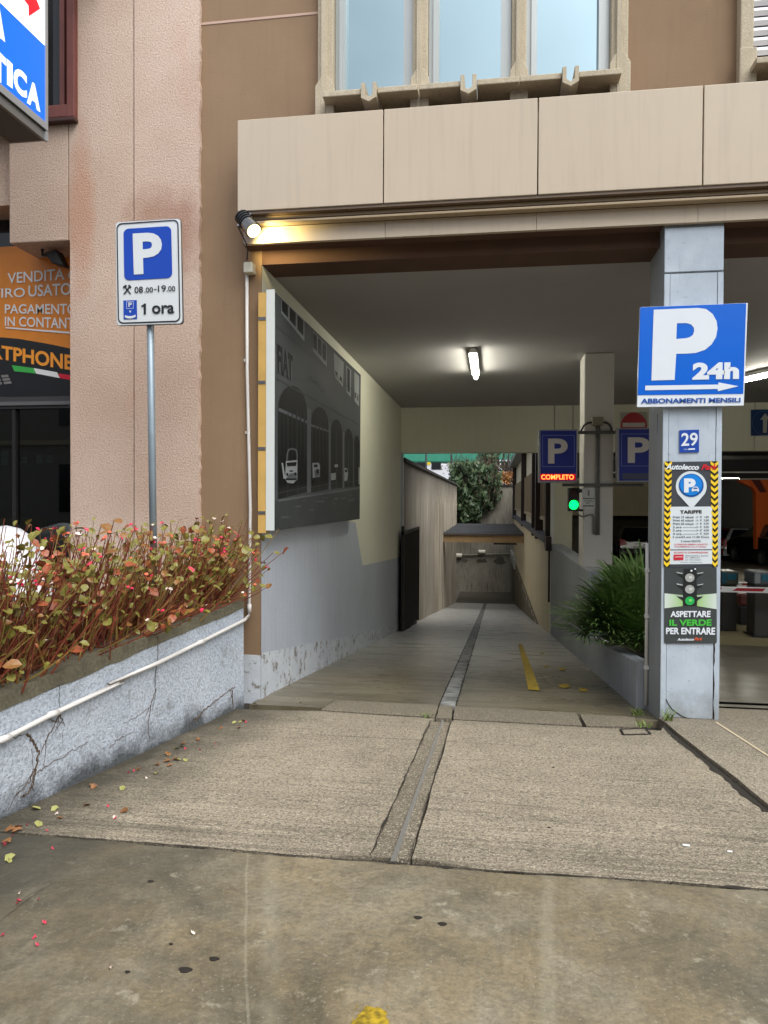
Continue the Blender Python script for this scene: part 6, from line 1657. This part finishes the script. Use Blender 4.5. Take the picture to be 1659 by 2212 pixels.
# fallen leaves and petals
m_d1 = mk_leaf('dead_leaf', (120, 78, 42), (156, 110, 62), (98, 64, 36), 20); m_d2 = mk_leaf('green_leaf_fallen', (140, 140, 76), (170, 166, 100), None, 20)
def ground_leaf(zf, x, y, L, mat, label, nm, cat, grp):
    L *= .74
    p = hit(*zf(x, y), APR) + Vector((0, 0, .003))
    a = RND.uniform(0, 6.28); d = Vector((cos(a), sin(a), .12)).normalized()
    b = MB(); s = Vector((-d.y, d.x, RND.uniform(-.2, .2))).normalized(); w = L * .38
    b.add([p, p + d * L * .3 + s * w + Vector((0, 0, .012 * L / .05)), p + d * L * .75 + s * w * .6 + Vector((0, 0, .01)), p + d * L, p + d * L * .75 - s * w * .6 + Vector((0, 0, .004)), p + d * L * .3 - s * w], [(0, 1, 2, 3), (0, 3, 4, 5)])
    o = b.build(nm, mat); tag(o, label, cat, grp)
LV = 'small dried leaf fallen on the apron along the planter foot'
for x, y, L, mm in ((180, 562, .07, m_d2), (225, 568, .05, m_d2), (165, 640, .06, m_d2), (20, 655, .06, m_d1), (50, 660, .06, m_d1), (15, 700, .07, m_d1), (100, 635, .05, m_d1), (415, 465, .06, m_d1), (400, 470, .05, m_d1), (530, 478, .05, m_d2), (530, 570, .06, m_d1), (690, 398, .06, m_d2), (690, 360, .06, m_d1), (720, 350, .06, m_d1), (740, 325, .06, m_d1), (735, 370, .05, m_d1), (760, 340, .05, m_d1), (800, 345, .06, m_d2), (820, 352, .05, m_d2), (800, 270, .05, m_d1), (815, 285, .05, m_d2), (795, 292, .05, m_d2), (865, 258, .05, m_d1), (1025, 183, .05, m_d2), (1050, 178, .04, m_d2), (1062, 200, .05, m_d1), (1090, 172, .05, m_d1), (1140, 98, .06, m_d1), (1332, 92, .04, m_d2), (965, 205, .04, m_d1), (20, 790, .06, m_d2), (40, 800, .04, m_d2), (600, 385, .04, m_d1), (400, 540, .05, m_d1), (280, 600, .04, m_d1)):
    br_ = mm is m_d1
    ground_leaf(zU, x, y, L, mm, 'small brown dried leaf fallen along the planter foot' if br_ else 'small pale green leaf fallen along the planter foot', 'fallen_leaf', 'leaf', 'brown leaves along the planter' if br_ else 'pale green leaves along the planter')
m_f1b = flat('faded_pink_petal', (198, 62, 84), .6)
PT_ = 'tiny pink petal fallen on the concrete near the planter'
for x, y in ((80, 975), (97, 967), (167, 960), (200, 1070), (140, 1135), (168, 1168), (3, 1120), (95, 640), (55, 675), (30, 715), (15, 720), (212, 660), (232, 740), (475, 553), (590, 395), (575, 400), (815, 298), (890, 300), (880, 260), (1080, 178), (120, 628), (60, 760), (500, 605), (955, 275)):
    ground_leaf(zU, x, y, RND.uniform(.016, .026), m_f1b, PT_, 'fallen_petal', 'petal', 'pink petals on the concrete')
PW_ = 'tiny white petal lying on the stained concrete'
for x, y in ((488, 1257), (858, 1117), (650, 427), (82, 932), (240, 585), (500, 603)):
    ground_leaf(zU, x, y, .024, m_f2, PW_, 'fallen_petal', 'petal', 'white petals on the concrete')
GM = 'dark flattened gum spot on the stained concrete'
for x, y, r_ in ((818, 1272, .016), (945, 1223, .012), (665, 880, .009), (562, 1280, .006), (755, 1157, .005)):
    p = hit(*zU(x, y), APR); o = MB().prism([(p.x + r_ * cos(a_) * (1.2 + .3 * sin(3 * a_)), p.y + r_ * .8 * sin(a_), gA(p.y) + .003) for a_ in [k * pi / 6 for k in range(12)]], (0, 0, -.004)).build('gum_spot', flat('gum_black', (40, 34, 28), .7))
    tag(o, GM, 'gum spot', 'gum spots on the concrete')
for x, y, r_ in ((298, 1048, .011), (392, 1073, .012), (825, 463, .005), (808, 697, .006)):
    p = hit(*zT(x, y), APR); o = MB().prism([(p.x + r_ * cos(a_) * (1.2 + .3 * sin(3 * a_)), p.y + r_ * .8 * sin(a_), gA(p.y) + .003) for a_ in [k * pi / 6 for k in range(12)]], (0, 0, -.004)).build('gum_spot', flat('gum_black', (40, 34, 28), .7))
    tag(o, GM, 'gum spot', 'gum spots on the concrete')
